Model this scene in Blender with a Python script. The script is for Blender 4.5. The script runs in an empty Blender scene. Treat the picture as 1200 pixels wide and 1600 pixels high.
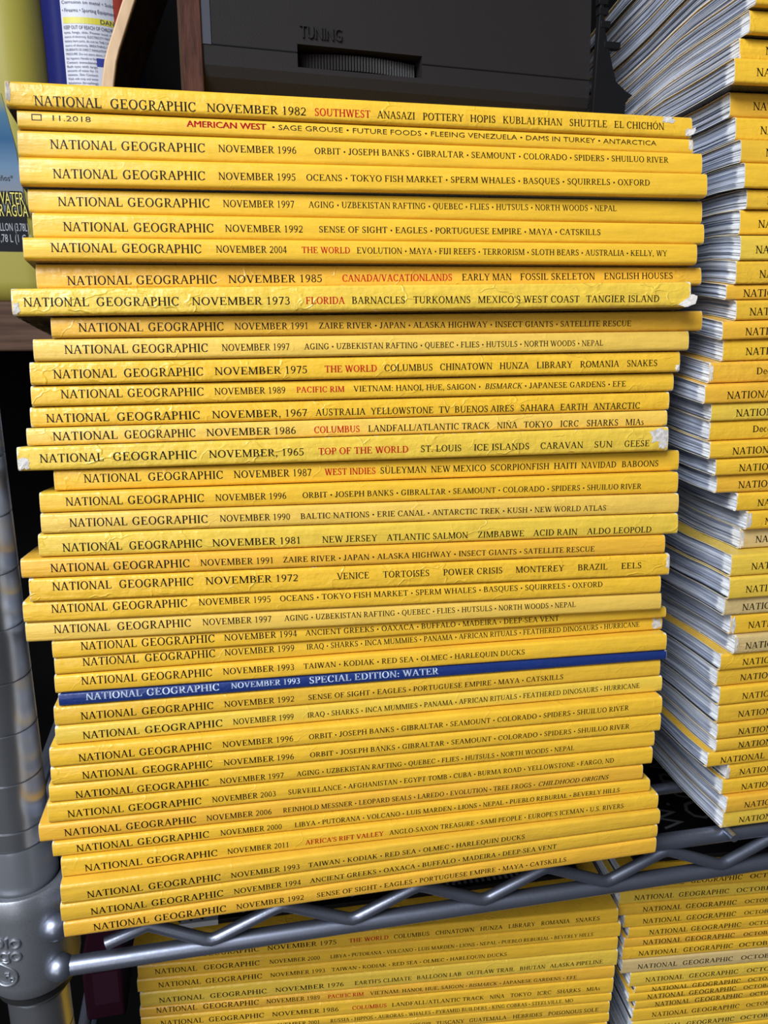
import bpy, math, random
from mathutils import Vector, Matrix, noise as mnoise

scene = bpy.context.scene
COL = scene.collection
PI = math.pi
random.seed(7)

# ------------------------------------------------------------------ camera
CAM = (0.134126, -0.27794, 0.246904, 0.205947, 0.274685, 0.010763, 1231.694185)
cx, cy, cz, yaw, pitch, roll, fpx = CAM
fw = Vector((math.sin(yaw) * math.cos(pitch), math.cos(yaw) * math.cos(pitch), -math.sin(pitch)))
rt = Vector((math.cos(yaw), -math.sin(yaw), 0))
up = rt.cross(fw)
cr, sr = math.cos(roll), math.sin(roll)
rt2 = rt * cr + up * sr
up2 = up * cr - rt * sr
cd = bpy.data.cameras.new('camera')
cd.sensor_fit = 'HORIZONTAL'
cd.sensor_width = 36.0
cd.lens = fpx / 1200.0 * 36.0
cd.clip_start = 0.01
cam = bpy.data.objects.new('camera', cd)
COL.objects.link(cam)
cam.matrix_world = Matrix(((rt2.x, up2.x, -fw.x, cx), (rt2.y, up2.y, -fw.y, cy), (rt2.z, up2.z, -fw.z, cz), (0, 0, 0, 1)))
scene.camera = cam

# ------------------------------------------------------------------ light
world = bpy.data.worlds.new('world')
scene.world = world
world.use_nodes = True
bg = world.node_tree.nodes['Background']
bg.inputs[0].default_value = (0.62, 0.76, 1.0, 1)
bg.inputs[1].default_value = 0.022


def area(name, loc, target, sx, sy, power, color):
    l = bpy.data.lights.new(name, 'AREA')
    l.shape = 'RECTANGLE'
    l.size, l.size_y, l.energy, l.color = sx, sy, power, color
    o = bpy.data.objects.new(name, l)
    COL.objects.link(o)
    o.location = loc
    o.rotation_euler = (Vector(target) - Vector(loc)).to_track_quat('-Z', 'Y').to_euler()
    return o


area('garage_door_daylight', (-1.75, -1.9, 0.95), (0.2, 0.0, 0.18), 1.3, 1.9, 22, (0.97, 0.98, 1.0))
area('added_gloss_light', (-0.52, -2.3, 0.35), (0.15, 0.0, 0.2), 0.26, 1.5, 6.5, (0.98, 0.98, 1.0))  # unseen narrow light, added to put gloss on the left part of the spines
area('window_daylight', (-0.54, -0.74, 1.14), (0.12, 0.0, 0.30), 0.8, 0.65, 27, (0.88, 0.94, 1.0))

scene.view_settings.view_transform = 'Standard'
scene.view_settings.look = 'None'
scene.view_settings.gamma = 1.0
scene.view_settings.use_curve_mapping = False
scene.view_settings.exposure = 0.32


# ------------------------------------------------------------------ materials
def mat(name, color=(0.5, 0.5, 0.5), rough=0.5, metal=0.0, spec=0.5):
    m = bpy.data.materials.new(name)
    m.use_nodes = True
    b = m.node_tree.nodes['Principled BSDF']
    b.inputs['Base Color'].default_value = (*color, 1)
    b.inputs['Roughness'].default_value = rough
    b.inputs['Metallic'].default_value = metal
    b.inputs['Specular IOR Level'].default_value = spec
    return m


class NT:
    def __init__(s, m):
        s.m, s.t = m, m.node_tree
        s.b = s.t.nodes['Principled BSDF']

    def n(s, typ, **kw):
        x = s.t.nodes.new(typ)
        for k, v in kw.items():
            setattr(x, k, v)
        return x

    def link(s, a, b):
        s.t.links.new(a, b)

    def math(s, op, a, b=None, clamp=False):
        x = s.n('ShaderNodeMath', operation=op, use_clamp=clamp)
        for i, v in enumerate((a, b)):
            if v is None:
                continue
            if isinstance(v, (int, float)):
                x.inputs[i].default_value = v
            else:
                s.link(v, x.inputs[i])
        return x.outputs[0]

    def mix(s, f, a, b):
        x = s.n('ShaderNodeMix', data_type='RGBA')
        for i, v in ((0, f), (6, a), (7, b)):
            if isinstance(v, (int, float)):
                x.inputs[i].default_value = v
            elif isinstance(v, tuple):
                x.inputs[i].default_value = (*v, 1)
            else:
                s.link(v, x.inputs[i])
        return x.outputs[2]

    def rng(s, v, a, b, c=0.0, d=1.0, smooth=True):
        x = s.n('ShaderNodeMapRange', interpolation_type='SMOOTHSTEP' if smooth else 'LINEAR')
        s.link(v, x.inputs[0])
        for i, q in enumerate((a, b, c, d)):
            x.inputs[i + 1].default_value = q
        return x.outputs[0]

    def noise(s, vec, scale, detail=3.0, rough=0.55):
        x = s.n('ShaderNodeTexNoise')
        x.inputs['Scale'].default_value = scale
        x.inputs['Detail'].default_value = detail
        x.inputs['Roughness'].default_value = rough
        if vec is not None:
            s.link(vec, x.inputs['Vector'])
        return x.outputs[0]

    def vmul(s, v, k):
        x = s.n('ShaderNodeVectorMath', operation='MULTIPLY')
        s.link(v, x.inputs[0])
        x.inputs[1].default_value = k
        return x.outputs[0]

    def vadd(s, v, w):
        x = s.n('ShaderNodeVectorMath', operation='ADD')
        s.link(v, x.inputs[0])
        s.link(w, x.inputs[1])
        return x.outputs[0]

    def bump(s, h, strength, dist):
        x = s.n('ShaderNodeBump')
        x.inputs['Strength'].default_value = strength if isinstance(strength, (int, float)) else 1
        if not isinstance(strength, (int, float)):
            s.link(strength, x.inputs['Strength'])
        x.inputs['Distance'].default_value = dist
        s.link(h, x.inputs['Height'])
        s.link(x.outputs[0], s.b.inputs['Normal'])


def cover_material():
    m = mat('magazine_cover_paper', (0.8, 0.55, 0.03), 0.36)
    q = NT(m)
    at = q.n('ShaderNodeAttribute', attribute_name='mag')      # (mm from spine middle, mm up the spine, mm back from the spine)
    ends = q.n('ShaderNodeAttribute', attribute_name='edge')   # (mm from nearer end, mm from nearer spine edge, 0)
    wear = q.n('ShaderNodeAttribute', attribute_name='wear', attribute_type='OBJECT').outputs['Fac']
    oi = q.n('ShaderNodeObjectInfo')
    off = q.n('ShaderNodeCombineXYZ')
    q.link(q.math('MULTIPLY', oi.outputs['Random'], 900.0), off.inputs[0])
    q.link(q.math('MULTIPLY', oi.outputs['Random'], 37.0), off.inputs[1])
    p = q.vadd(at.outputs['Vector'], off.outputs[0])
    sx = q.n('ShaderNodeSeparateXYZ')
    q.link(ends.outputs['Vector'], sx.inputs[0])
    n1 = q.noise(p, 0.55, 4)
    n2 = q.noise(q.vmul(p, (0.05, 0.35, 0.05)), 1.0, 4)
    n3 = q.noise(p, 2.4, 2)
    # rubbed white paper at the ends and along the folds
    e_end = q.rng(sx.outputs[0], 0.0, 2.2, 1.0, 0.0)
    e_edge = q.rng(sx.outputs[1], 0.0, 0.9, 1.0, 0.0)
    w = q.math('ADD', q.math('MULTIPLY', e_end, 0.27), q.math('MULTIPLY', e_edge, 0.20))
    w = q.math('ADD', w, q.math('MULTIPLY', n1, 0.62))
    w = q.math('ADD', w, q.math('MULTIPLY', wear, 0.19))
    wm = q.math('MAXIMUM', q.rng(w, 0.74, 0.80), q.rng(sx.outputs[0], 0.0, 0.12, 0.9, 0.0))
    # gentle print and grime variation of the yellow
    hs = q.n('ShaderNodeHueSaturation')
    q.link(oi.outputs['Color'], hs.inputs['Color'])
    q.link(q.rng(n2, 0.3, 0.75, 0.90, 1.06, False), hs.inputs['Value'])
    q.link(q.rng(n3, 0.2, 0.8, 1.03, 0.97, False), hs.inputs['Saturation'])
    # the yellow wraps a few millimetres round the back, then the printed back cover begins
    am = q.n('ShaderNodeSeparateXYZ')
    q.link(at.outputs['Vector'], am.inputs[0])
    isback = q.math('MULTIPLY', q.math('LESS_THAN', am.outputs[1], 0.35), q.math('GREATER_THAN', am.outputs[2], 2.6))
    ramp = q.n('ShaderNodeValToRGB')
    ramp.color_ramp.interpolation = 'CONSTANT'
    rc = ramp.color_ramp
    rc.elements[0].color = (0.020, 0.022, 0.035, 1)
    rc.elements[1].position, rc.elements[1].color = 0.28, (0.055, 0.035, 0.022, 1)
    for p_, c_ in ((0.46, (0.10, 0.11, 0.13, 1)), (0.62, (0.02, 0.02, 0.02, 1)), (0.8, (0.20, 0.14, 0.06, 1)), (0.93, (0.05, 0.08, 0.16, 1))):
        rc.elements.new(p_).color = c_
    fr = q.math('FRACT', q.math('MULTIPLY', oi.outputs['Random'], 7.31))
    q.link(fr, ramp.inputs[0])
    base = q.mix(isback, hs.outputs[0], ramp.outputs[0])
    col = q.mix(wm, base, (0.70, 0.66, 0.58))
    q.link(col, q.b.inputs['Base Color'])
    q.link(q.rng(q.math('ADD', n1, q.math('MULTIPLY', wm, 0.5)), 0.3, 1.0, 0.24, 0.50, False), q.b.inputs['Roughness'])
    # creases: warped ridges, stronger on the worn issues
    vor = q.n('ShaderNodeTexVoronoi', feature='DISTANCE_TO_EDGE')
    wob = q.n('ShaderNodeTexNoise')
    wob.inputs['Scale'].default_value = 0.12
    q.link(p, wob.inputs['Vector'])
    q.link(q.vadd(q.vmul(p, (0.05, 0.11, 0.05)), wob.outputs[1]), vor.inputs['Vector'])
    vor.inputs['Scale'].default_value = 1.0
    crease = q.rng(vor.outputs['Distance'], 0.0, 0.05, 1.0, 0.0)
    crease = q.math('MULTIPLY', crease, q.rng(q.noise(p, 0.05, 2), 0.45, 0.62))
    h = q.math('ADD', q.math('MULTIPLY', n2, 0.9), q.math('MULTIPLY', crease, q.math('MULTIPLY', wear, 0.7)))
    h = q.math('ADD', h, q.math('MULTIPLY', q.noise(p, 0.16, 3), q.math('ADD', 0.35, q.math('MULTIPLY', wear, 1.7))))
    q.bump(h, 0.55, 0.0006)
    return m


def page_material():
    m = mat('page_edge_paper', (0.75, 0.75, 0.76), 0.6, 0, 0.25)
    q = NT(m)
    at = q.n('ShaderNodeAttribute', attribute_name='mag')
    oi = q.n('ShaderNodeObjectInfo')
    off = q.n('ShaderNodeCombineXYZ')
    q.link(q.math('MULTIPLY', oi.outputs['Random'], 700.0), off.inputs[1])
    p = q.vadd(at.outputs['Vector'], off.outputs[0])
    sx = q.n('ShaderNodeSeparateXYZ')
    q.link(at.outputs['Vector'], sx.inputs[0])
    fine = q.noise(q.vmul(p, (0.0, 6.0, 0.02)), 1.0, 3, 0.7)
    broad = q.noise(q.vmul(p, (0.0, 0.75, 0.012)), 1.0, 3, 0.6)
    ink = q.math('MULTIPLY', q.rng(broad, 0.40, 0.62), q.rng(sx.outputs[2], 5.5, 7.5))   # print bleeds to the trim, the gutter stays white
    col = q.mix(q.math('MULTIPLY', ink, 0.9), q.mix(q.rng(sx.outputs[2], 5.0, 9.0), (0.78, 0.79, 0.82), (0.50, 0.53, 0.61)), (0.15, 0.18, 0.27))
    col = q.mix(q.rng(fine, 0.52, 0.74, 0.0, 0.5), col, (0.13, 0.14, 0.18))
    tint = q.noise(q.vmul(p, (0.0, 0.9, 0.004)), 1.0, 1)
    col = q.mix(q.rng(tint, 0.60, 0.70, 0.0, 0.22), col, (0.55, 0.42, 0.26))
    q.link(col, q.b.inputs['Base Color'])
    q.bump(fine, 0.6, 0.0004)
    return m


def noisy(name, c1, c2, rough, metal=0.0, scale=(60, 60, 60), detail=4, bumps=0.0, bdist=0.001, lo=0.35, hi=0.7, spec=0.5):
    m = mat(name, c1, rough, metal, spec)
    q = NT(m)
    tc = q.n('ShaderNodeTexCoord')
    n = q.noise(q.vmul(tc.outputs['Object'], scale), 1.0, detail)
    q.link(q.mix(q.rng(n, lo, hi), c1, c2), q.b.inputs['Base Color'])
    q.link(q.rng(n, 0.2, 0.8, rough * 0.85, min(1, rough * 1.2), False), q.b.inputs['Roughness'])
    if bumps:
        q.bump(n, bumps, bdist)
    return m


COVER = cover_material()
PAGES = page_material()
INK = mat('black_ink', (0.007, 0.005, 0.003), 0.42, 0, 0.25)
RED = mat('red_ink', (0.50, 0.016, 0.008), 0.5, 0, 0.2)
WHITE_INK = mat('white_ink', (0.62, 0.70, 0.85), 0.5, 0, 0.3)
TORN = noisy('torn_paper', (0.62, 0.58, 0.54), (0.42, 0.38, 0.35), 0.8, 0, (500, 500, 500), 4, 0.6, 0.0006)
STEEL = noisy('chromed_wire', (0.29, 0.31, 0.39), (0.24, 0.26, 0.33), 0.38, 0.9, (900, 900, 900), 3, 0.03, 0.0002)
POSTM = noisy('chromed_post', (0.46, 0.47, 0.50), (0.38, 0.39, 0.42), 0.30, 0.92, (60, 60, 25), 4)
COLLAR = noisy('cast_collar', (0.30, 0.31, 0.34), (0.24, 0.25, 0.28), 0.42, 0.75, (1500, 1500, 1500), 2, 0.15, 0.0002)
SLEEVE = mat('black_plastic_sleeve', (0.012, 0.012, 0.013), 0.45)
SLEEVE_GREY = mat('grey_plastic_sleeve', (0.17, 0.18, 0.20), 0.32, 0.4)
RADIO = noisy('dark_radio_plastic', (0.017, 0.0145, 0.0145), (0.013, 0.011, 0.0115), 0.52, 0, (1800, 1800, 1800), 2, 0.25, 0.0002, spec=0.22)
BLACK = mat('black_plastic', (0.005, 0.005, 0.006), 0.55, 0, 0.12)
GREYINK = mat('grey_print', (0.11, 0.11, 0.12), 0.6)
WOOD = noisy('dark_red_wood', (0.085, 0.030, 0.019), (0.040, 0.014, 0.010), 0.6, 0, (420, 420, 60), 5, 0.6, 0.0006, spec=0.2)
BOARD = noisy('brown_board', (0.085, 0.045, 0.028), (0.042, 0.022, 0.014), 0.7, 0, (14, 40, 260), 5, 0.3, 0.0006, spec=0.2)
TAN = noisy('tan_wood_edge', (0.62, 0.42, 0.25), (0.50, 0.32, 0.18), 0.6, 0, (120, 120, 40), 4, 0.1, 0.0004)
DARKWOOD = noisy('dark_brown_face', (0.06, 0.04, 0.03), (0.03, 0.02, 0.015), 0.5, 0, (60, 60, 60), 4, spec=0.2)
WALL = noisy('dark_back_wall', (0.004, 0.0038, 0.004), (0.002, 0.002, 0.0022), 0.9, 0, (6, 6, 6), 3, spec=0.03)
FLOORM = noisy('dark_concrete', (0.06, 0.06, 0.06), (0.04, 0.04, 0.04), 0.8, 0, (8, 8, 8), 4)


# ------------------------------------------------------------------ mesh helpers
class MB:
    def __init__(s):
        s.v, s.f = [], []

    def add(s, vs, fs):
        o = len(s.v)
        s.v.extend(vs)
        s.f.extend([tuple(i + o for i in f) for f in fs])

    def box(s, x0, y0, z0, x1, y1, z1):
        s.add([(x0, y0, z0), (x1, y0, z0), (x1, y1, z0), (x0, y1, z0), (x0, y0, z1), (x1, y0, z1), (x1, y1, z1), (x0, y1, z1)],
              [(0, 3, 2, 1), (4, 5, 6, 7), (0, 1, 5, 4), (1, 2, 6, 5), (2, 3, 7, 6), (3, 0, 4, 7)])

    def tube(s, pts, r, n=14, caps=True):
        pts = [Vector(p) for p in pts]
        rs = r if isinstance(r, (list, tuple)) else [r] * len(pts)
        ref = None
        rings = []
        for i, p in enumerate(pts):
            a = (pts[i] - pts[i - 1]).normalized() if i else None
            b = (pts[i + 1] - pts[i]).normalized() if i < len(pts) - 1 else None
            d = ((a or b) + (b or a)).normalized()
            k = 1.0
            if a and b:
                k = 1.0 / max(0.6, a.dot(d))
            if ref is None:
                ref = Vector((0, 0, 1)) if abs(d.z) < 0.9 else Vector((1, 0, 0))
            e1 = (ref - d * ref.dot(d)).normalized()
            e2 = d.cross(e1)
            ref = e1
            rings.append([tuple(p + (e1 * math.cos(2 * PI * j / n) * (k if i and i < len(pts) - 1 else 1) + e2 * math.sin(2 * PI * j / n)) * rs[i]) for j in range(n)])
        vs = [q for r_ in rings for q in r_]
        fs = [(i * n + j, i * n + (j + 1) % n, (i + 1) * n + (j + 1) % n, (i + 1) * n + j) for i in range(len(pts) - 1) for j in range(n)]
        if caps:
            fs.append(tuple(range(n))[::-1])
            fs.append(tuple((len(pts) - 1) * n + j for j in range(n)))
        s.add(vs, fs)

    def lathe(s, prof, c, n=40, closed=False):
        vs = [(c[0] + r * math.cos(2 * PI * j / n), c[1] + r * math.sin(2 * PI * j / n), c[2] + z) for r, z in prof for j in range(n)]
        m = len(prof)
        rng = range(m) if closed else range(m - 1)
        fs = [(i * n + j, i * n + (j + 1) % n, ((i + 1) % m) * n + (j + 1) % n, ((i + 1) % m) * n + j) for i in rng for j in range(n)]
        s.add(vs, fs)

    def ball(s, c, r, n=16, sq=(1, 1, 1)):
        m = n // 2
        vs = [(c[0] + sq[0] * r * math.sin(PI * i / m) * math.cos(2 * PI * j / n), c[1] + sq[1] * r * math.sin(PI * i / m) * math.sin(2 * PI * j / n),
               c[2] + sq[2] * r * math.cos(PI * i / m)) for i in range(m + 1) for j in range(n)]
        s.add(vs, [(i * n + j, (i + 1) * n + j, (i + 1) * n + (j + 1) % n, i * n + (j + 1) % n) for i in range(m) for j in range(n)])

    def prism(s, poly, y0, y1, axis='y'):
        n = len(poly)
        def P(a, b, c):
            return (a, c, b) if axis == 'y' else ((c, a, b) if axis == 'x' else (a, b, c))
        s.add([P(a, b, y0) for a, b in poly] + [P(a, b, y1) for a, b in poly],
              [tuple(range(n)), tuple(range(2 * n - 1, n - 1, -1))] + [(i, i + n, (i + 1) % n + n, (i + 1) % n) for i in range(n)])

    def build(s, name, material, parent=None, smooth=False, bevel=0.0, bseg=2, loc=None, recalc=True):
        me = bpy.data.meshes.new(name)
        me.from_pydata([tuple(v) for v in s.v], [], s.f)
        me.materials.append(material)
        o = bpy.data.objects.new(name, me)
        COL.objects.link(o)
        if recalc:
            import bmesh
            b = bmesh.new()
            b.from_mesh(me)
            bmesh.ops.recalc_face_normals(b, faces=b.faces)
            b.to_mesh(me)
            b.free()
        if smooth:
            for p in me.polygons:
                p.use_smooth = True
            me.set_sharp_from_angle(angle=math.radians(40))
        if parent is not None:
            o.parent = parent
        if loc is not None:
            o.location = loc
        if bevel:
            bm_ = o.modifiers.new('bevel', 'BEVEL')
            bm_.width = bevel
            bm_.segments = bseg
            bm_.limit_method = 'ANGLE'
            bm_.harden_normals = False
            for p in me.polygons:
                p.use_smooth = True
            me.set_sharp_from_angle(angle=math.radians(40))
        return o


def empty(name, loc=(0, 0, 0)):
    o = bpy.data.objects.new(name, None)
    o.empty_display_size = 0.01
    o.location = loc
    COL.objects.link(o)
    return o


def tag(o, label=None, cat=None, group=None, kind=None):
    for k, v in (('label', label), ('category', cat), ('group', group), ('kind', kind)):
        if v:
            o[k] = v
    return o


def set_vec(o, name, data):
    a = o.data.attributes.new(name, 'FLOAT_VECTOR', 'POINT')
    a.data.foreach_set('vector', [c for v in data for c in v])


# ------------------------------------------------------------------ serif lettering, drawn stroke by stroke (cap height 1)
TK, TN, SF = 0.165, 0.08, 0.06


def rect(x0, y0, x1, y1):
    return [(x0, y0), (x1, y0), (x1, y1), (x0, y1)]


def para(x0, y0, x1, y1, w):
    return [(x0, y0), (x0 + w, y0), (x1 + w, y1), (x1, y1)]


def stem(x, y0=0.0, y1=1.0, w=TK, s='bt', e=0.09):
    r = [rect(x, y0, x + w, y1)]
    if 'b' in s:
        r.append(rect(x - e, y0, x + w + e, y0 + SF))
    if 't' in s:
        r.append(rect(x - e, y1 - SF, x + w + e, y1))
    return r


def sft(x, y, w=0.3):
    return [rect(x - w / 2, y, x + w / 2, y + SF)]


def arc(px, py, rx, ry, a0, a1, tx=TK, ty=TN, n=12):
    out = []
    P = lambda a, ix, iy: (px + ix * math.cos(math.radians(a)), py + iy * math.sin(math.radians(a)))
    for i in range(n):
        a, b = a0 + (a1 - a0) * i / n, a0 + (a1 - a0) * (i + 1) / n
        out.append([P(a, rx, ry), P(b, rx, ry), P(b, rx - tx, ry - ty), P(a, rx - tx, ry - ty)])
    return out


def dot(px, py, r, n=10):
    return [[(px + r * math.cos(2 * PI * i / n), py + r * math.sin(2 * PI * i / n)) for i in range(n)]]


GL = {}
GL['A'] = (1.04, [para(.08, 0, .46, 1, .075), para(.79, 0, .42, 1, TK), rect(.24, .33, .76, .39)] + sft(.11, 0, .28) + sft(.88, 0, .32))
GL['B'] = (.95, stem(.14) + [rect(.14, 1 - TN, .5, 1), rect(.14, .5, .52, .56), rect(.14, 0, .52, TN)] + arc(.47, .755, .30, .245, -90, 90) + arc(.5, .275, .36, .275, -90, 90))
GL['C'] = (1.0, arc(.54, .5, .48, .52, 42, 318, TK, TN, 18) + [rect(.84, .66, .89, 1.0), rect(.86, .10, .91, .2)])
GL['D'] = (1.08, stem(.14) + [rect(.14, 1 - TN, .5, 1), rect(.14, 0, .5, TN)] + arc(.48, .5, .52, .5, -90, 90, TK, TN, 14))
GL['E'] = (.92, stem(.14) + [rect(.14, 1 - TN, .78, 1), rect(.14, .48, .6, .48 + TN), rect(.14, 0, .82, TN), rect(.74, .78, .79, 1), rect(.79, 0, .84, .24), rect(.56, .38, .61, .63)])
GL['F'] = (.84, stem(.14) + [rect(.14, 1 - TN, .78, 1), rect(.14, .48, .6, .48 + TN), rect(.74, .78, .79, 1), rect(.56, .38, .61, .63)])
GL['G'] = (1.09, arc(.54, .5, .48, .52, 42, 318, TK, TN, 18) + [rect(.84, .66, .89, 1.0), rect(.75, .08, .75 + TK, .44), rect(.64, .40, 1.0, .45)])
GL['H'] = (1.10, stem(.14) + stem(.81) + [rect(.14, .48, .9, .48 + TN)])
GL['I'] = (.46, stem(.155))
GL['J'] = (.58, stem(.26, .2, 1, TK, 't') + arc(.185, .2, .22, .24, -170, 0))
GL['K'] = (1.05, stem(.14) + [para(.25, .40, .78, 1, .08), para(.79, 0, .36, .56, TK)] + sft(.86, 0, .32) + sft(.82, 1 - SF, .28))
GL['L'] = (.88, stem(.14) + [rect(.14, 0, .8, TN), rect(.76, 0, .81, .27)])
GL['M'] = (1.32, stem(.14, 0, 1, TN) + [para(.57, 0, .12, 1, TK), para(.60, 0, 1.02, 1, .07)] + stem(1.02) + sft(.14, 1 - SF, .24))
GL['N'] = (1.08, stem(.15, 0, 1, TN) + stem(.86, 0, 1, TN) + [para(.78, 0, .08, 1, TK)] + sft(.1, 1 - SF, .2))
GL['O'] = (1.10, arc(.55, .5, .5, .52, 0, 360, TK, TN, 22))
GL['P'] = (.82, stem(.14) + [rect(.14, 1 - TN, .46, 1), rect(.14, .44, .46, .5)] + arc(.45, .72, .33, .28, -90, 90))
GL['Q'] = (1.10, arc(.55, .5, .5, .52, 0, 360, TK, TN, 22) + [para(.82, -.24, .48, .06, TK)])
GL['R'] = (.98, stem(.14) + [rect(.14, 1 - TN, .46, 1), rect(.14, .46, .46, .52), para(.74, 0, .36, .5, TK)] + arc(.45, .73, .33, .27, -90, 90) + sft(.86, 0, .26))
GL['S'] = (.76, arc(.37, .745, .29, .275, 35, 250, TK * .8, TN) + arc(.37, .27, .31, .29, 75, -145, TK * .8, TN) + [para(.50, .32, .16, .60, TK), rect(.56, .74, .61, 1.0), rect(.08, 0, .13, .28)])
GL['T'] = (.94, stem(.4, 0, 1, TK, 'b') + [rect(.04, 1 - TN, .9, 1), rect(.04, .76, .09, 1), rect(.85, .76, .9, 1)])
GL['U'] = (1.08, stem(.14, .3, 1, TK, 't') + stem(.84, .3, 1, TN, 't') + arc(.52, .32, .38, .34, 180, 360, .12, TN))
GL['V'] = (1.03, [para(.45, 0, .08, 1, TK), para(.50, 0, .84, 1, .075)] + sft(.14, 1 - SF, .32) + sft(.88, 1 - SF, .28))
GL['W'] = (1.42, [para(.38, 0, .08, 1, TK), para(.43, 0, .70, 1, .075), para(.95, 0, .62, 1, TK), para(1.0, 0, 1.24, 1, .075)] + sft(.14, 1 - SF, .32) + sft(.70, 1 - SF, .3) + sft(1.28, 1 - SF, .26))
GL['X'] = (1.03, [para(.78, 0, .10, 1, TK), para(.10, 0, .78, 1, .075)] + sft(.14, 0, .28) + sft(.86, 0, .32) + sft(.16, 1 - SF, .32) + sft(.82, 1 - SF, .28))
GL['Y'] = (1.02, stem(.43, 0, .48, TK, 'b') + [para(.44, .44, .06, 1, TK), para(.50, .44, .84, 1, .075)] + sft(.13, 1 - SF, .32) + sft(.88, 1 - SF, .28))
GL['Z'] = (.88, [rect(.08, 1 - TN, .8, 1), rect(.05, 0, .82, TN), para(.05, 0, .64, 1, TK), rect(.08, .76, .13, 1), rect(.77, 0, .82, .26)])
GL['0'] = (.72, arc(.36, .5, .31, .51, 0, 360, .12, TN, 18))
GL['1'] = (.72, stem(.29, 0, 1, .12, 'b') + [para(.12, .82, .32, 1, .06)])
GL['2'] = (.72, arc(.35, .70, .29, .30, -25, 165, .12, TN) + [para(.05, .05, .5, .56, .13), rect(.05, 0, .64, .12)])
GL['3'] = (.72, arc(.33, .75, .27, .26, -90, 150, .12, TN) + arc(.32, .28, .32, .30, -150, 90, .12, TN))
GL['4'] = (.72, [rect(.40, 0, .53, 1), rect(.03, .24, .68, .33), para(.04, .28, .40, 1, .06)])
GL['5'] = (.72, [rect(.17, .88, .63, 1), para(.10, .54, .17, 1, .06)] + arc(.30, .32, .34, .34, -150, 115, .12, TN, 14))
GL['6'] = (.72, arc(.37, .31, .30, .32, 0, 360, .12, TN, 16) + arc(.60, .34, .53, .68, 95, 180, .12, TN))
GL['7'] = (.72, [rect(.06, .88, .66, 1), para(.20, 0, .54, .9, .12)])
GL['8'] = (.72, arc(.36, .755, .26, .26, 0, 360, .11, TN, 14) + arc(.36, .27, .31, .29, 0, 360, .12, TN, 16))
GL['9'] = (.72, arc(.35, .69, .30, .32, 0, 360, .12, TN, 16) + arc(.12, .66, .53, .68, -85, 0, .12, TN))
GL['.'] = (.36, dot(.17, .07, .085))
GL[','] = (.36, dot(.17, .07, .085) + [para(.10, -.18, .17, .05, .07)])
GL[':'] = (.40, dot(.2, .09, .085) + dot(.2, .55, .085))
GL['/'] = (.40, [para(.0, -.05, .3, 1.03, .07)])
GL["'"] = (.28, [para(.09, .66, .09, 1, .09)])
GL['-'] = (.46, [rect(.06, .28, .4, .38)])
GL['•'] = (.48, dot(.24, .42, .15))
GL[' '] = (.38, [])
GL['Ñ'] = (1.08, GL['N'][1] + [rect(.34, 1.12, .74, 1.19)])
GL['Ó'] = (1.10, GL['O'][1] + [para(.5, 1.1, .66, 1.3, .09)])
GL['Ü'] = (1.08, GL['U'][1] + dot(.36, 1.18, .07) + dot(.68, 1.18, .07))
GL['c'] = (.62, arc(.35, .33, .30, .35, 50, 310, .13, TN))
GL['e'] = (.64, arc(.35, .33, .30, .35, 15, 325, .13, TN) + [rect(.08, .34, .62, .40)])
GL['s'] = (.52, arc(.26, .50, .2, .18, 35, 250, .1, TN) + arc(.26, .18, .22, .2, 75, -145, .1, TN) + [para(.34, .22, .10, .42, .1)])
GL['b'] = (.74, stem(.1, 0, 1.05, .13, 't', .06) + arc(.38, .33, .30, .35, -150, 150, .13, TN))
GL['r'] = (.5, stem(.1, 0, .66, .13, 'bt', .06) + arc(.36, .46, .16, .2, 40, 160, .1, .1, 6))
GL['m'] = (1.1, stem(.1, 0, .66, .13, 'bt', .06) + stem(.46, 0, .5, .13, 'b', .06) + stem(.84, 0, .5, .13, 'b', .06) + arc(.38, .46, .21, .22, 0, 150, .13, .07, 6) + arc(.76, .46, .21, .22, 0, 150, .13, .07, 6))


def split(p):
    """cuts a tall stroke into short lengths so that it can follow the bulge of a spine"""
    if len(p) != 4:
        return [p]
    n = math.ceil(max(abs(p[3][1] - p[0][1]), abs(p[2][1] - p[1][1])) / 0.15)
    if n < 2:
        return [p]
    L = lambda a, b, f: (a[0] + (b[0] - a[0]) * f, a[1] + (b[1] - a[1]) * f)
    return [[L(p[0], p[3], i / n), L(p[1], p[2], i / n), L(p[1], p[2], (i + 1) / n), L(p[0], p[3], (i + 1) / n)] for i in range(n)]


for ch in GL:
    GL[ch] = (GL[ch][0], [q for p in GL[ch][1] for q in split(p)])


def text_polys(txt, italic=0.0, bold=0.0):
    x, out = 0.0, []
    for ch in txt:
        w, polys = GL[ch]
        for p in polys:
            out.append([(x + a + italic * b, b) for a, b in p])
            if bold:
                out.append([(x + a + bold + italic * b, b) for a, b in p])
        x += w + 0.04
    return x - 0.04, out


def sans_polys(txt):
    """Triangles of the built-in sans face, scaled so that a capital is 1 high."""
    cu = bpy.data.curves.new('sans', 'FONT')
    cu.body = txt
    cu.size = 1.0
    cu.resolution_u = 2
    t = bpy.data.objects.new('sans', cu)
    COL.objects.link(t)
    bpy.context.view_layer.update()
    me = t.to_mesh()
    k = 1 / 0.69
    polys = [[(me.vertices[i].co.x * k, me.vertices[i].co.y * k) for i in p.vertices] for p in me.polygons]
    t.to_mesh_clear()
    bpy.data.objects.remove(t)
    bpy.data.curves.remove(cu)
    w = max([a for p in polys for a, b in p] or [1])
    return w, polys


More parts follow.
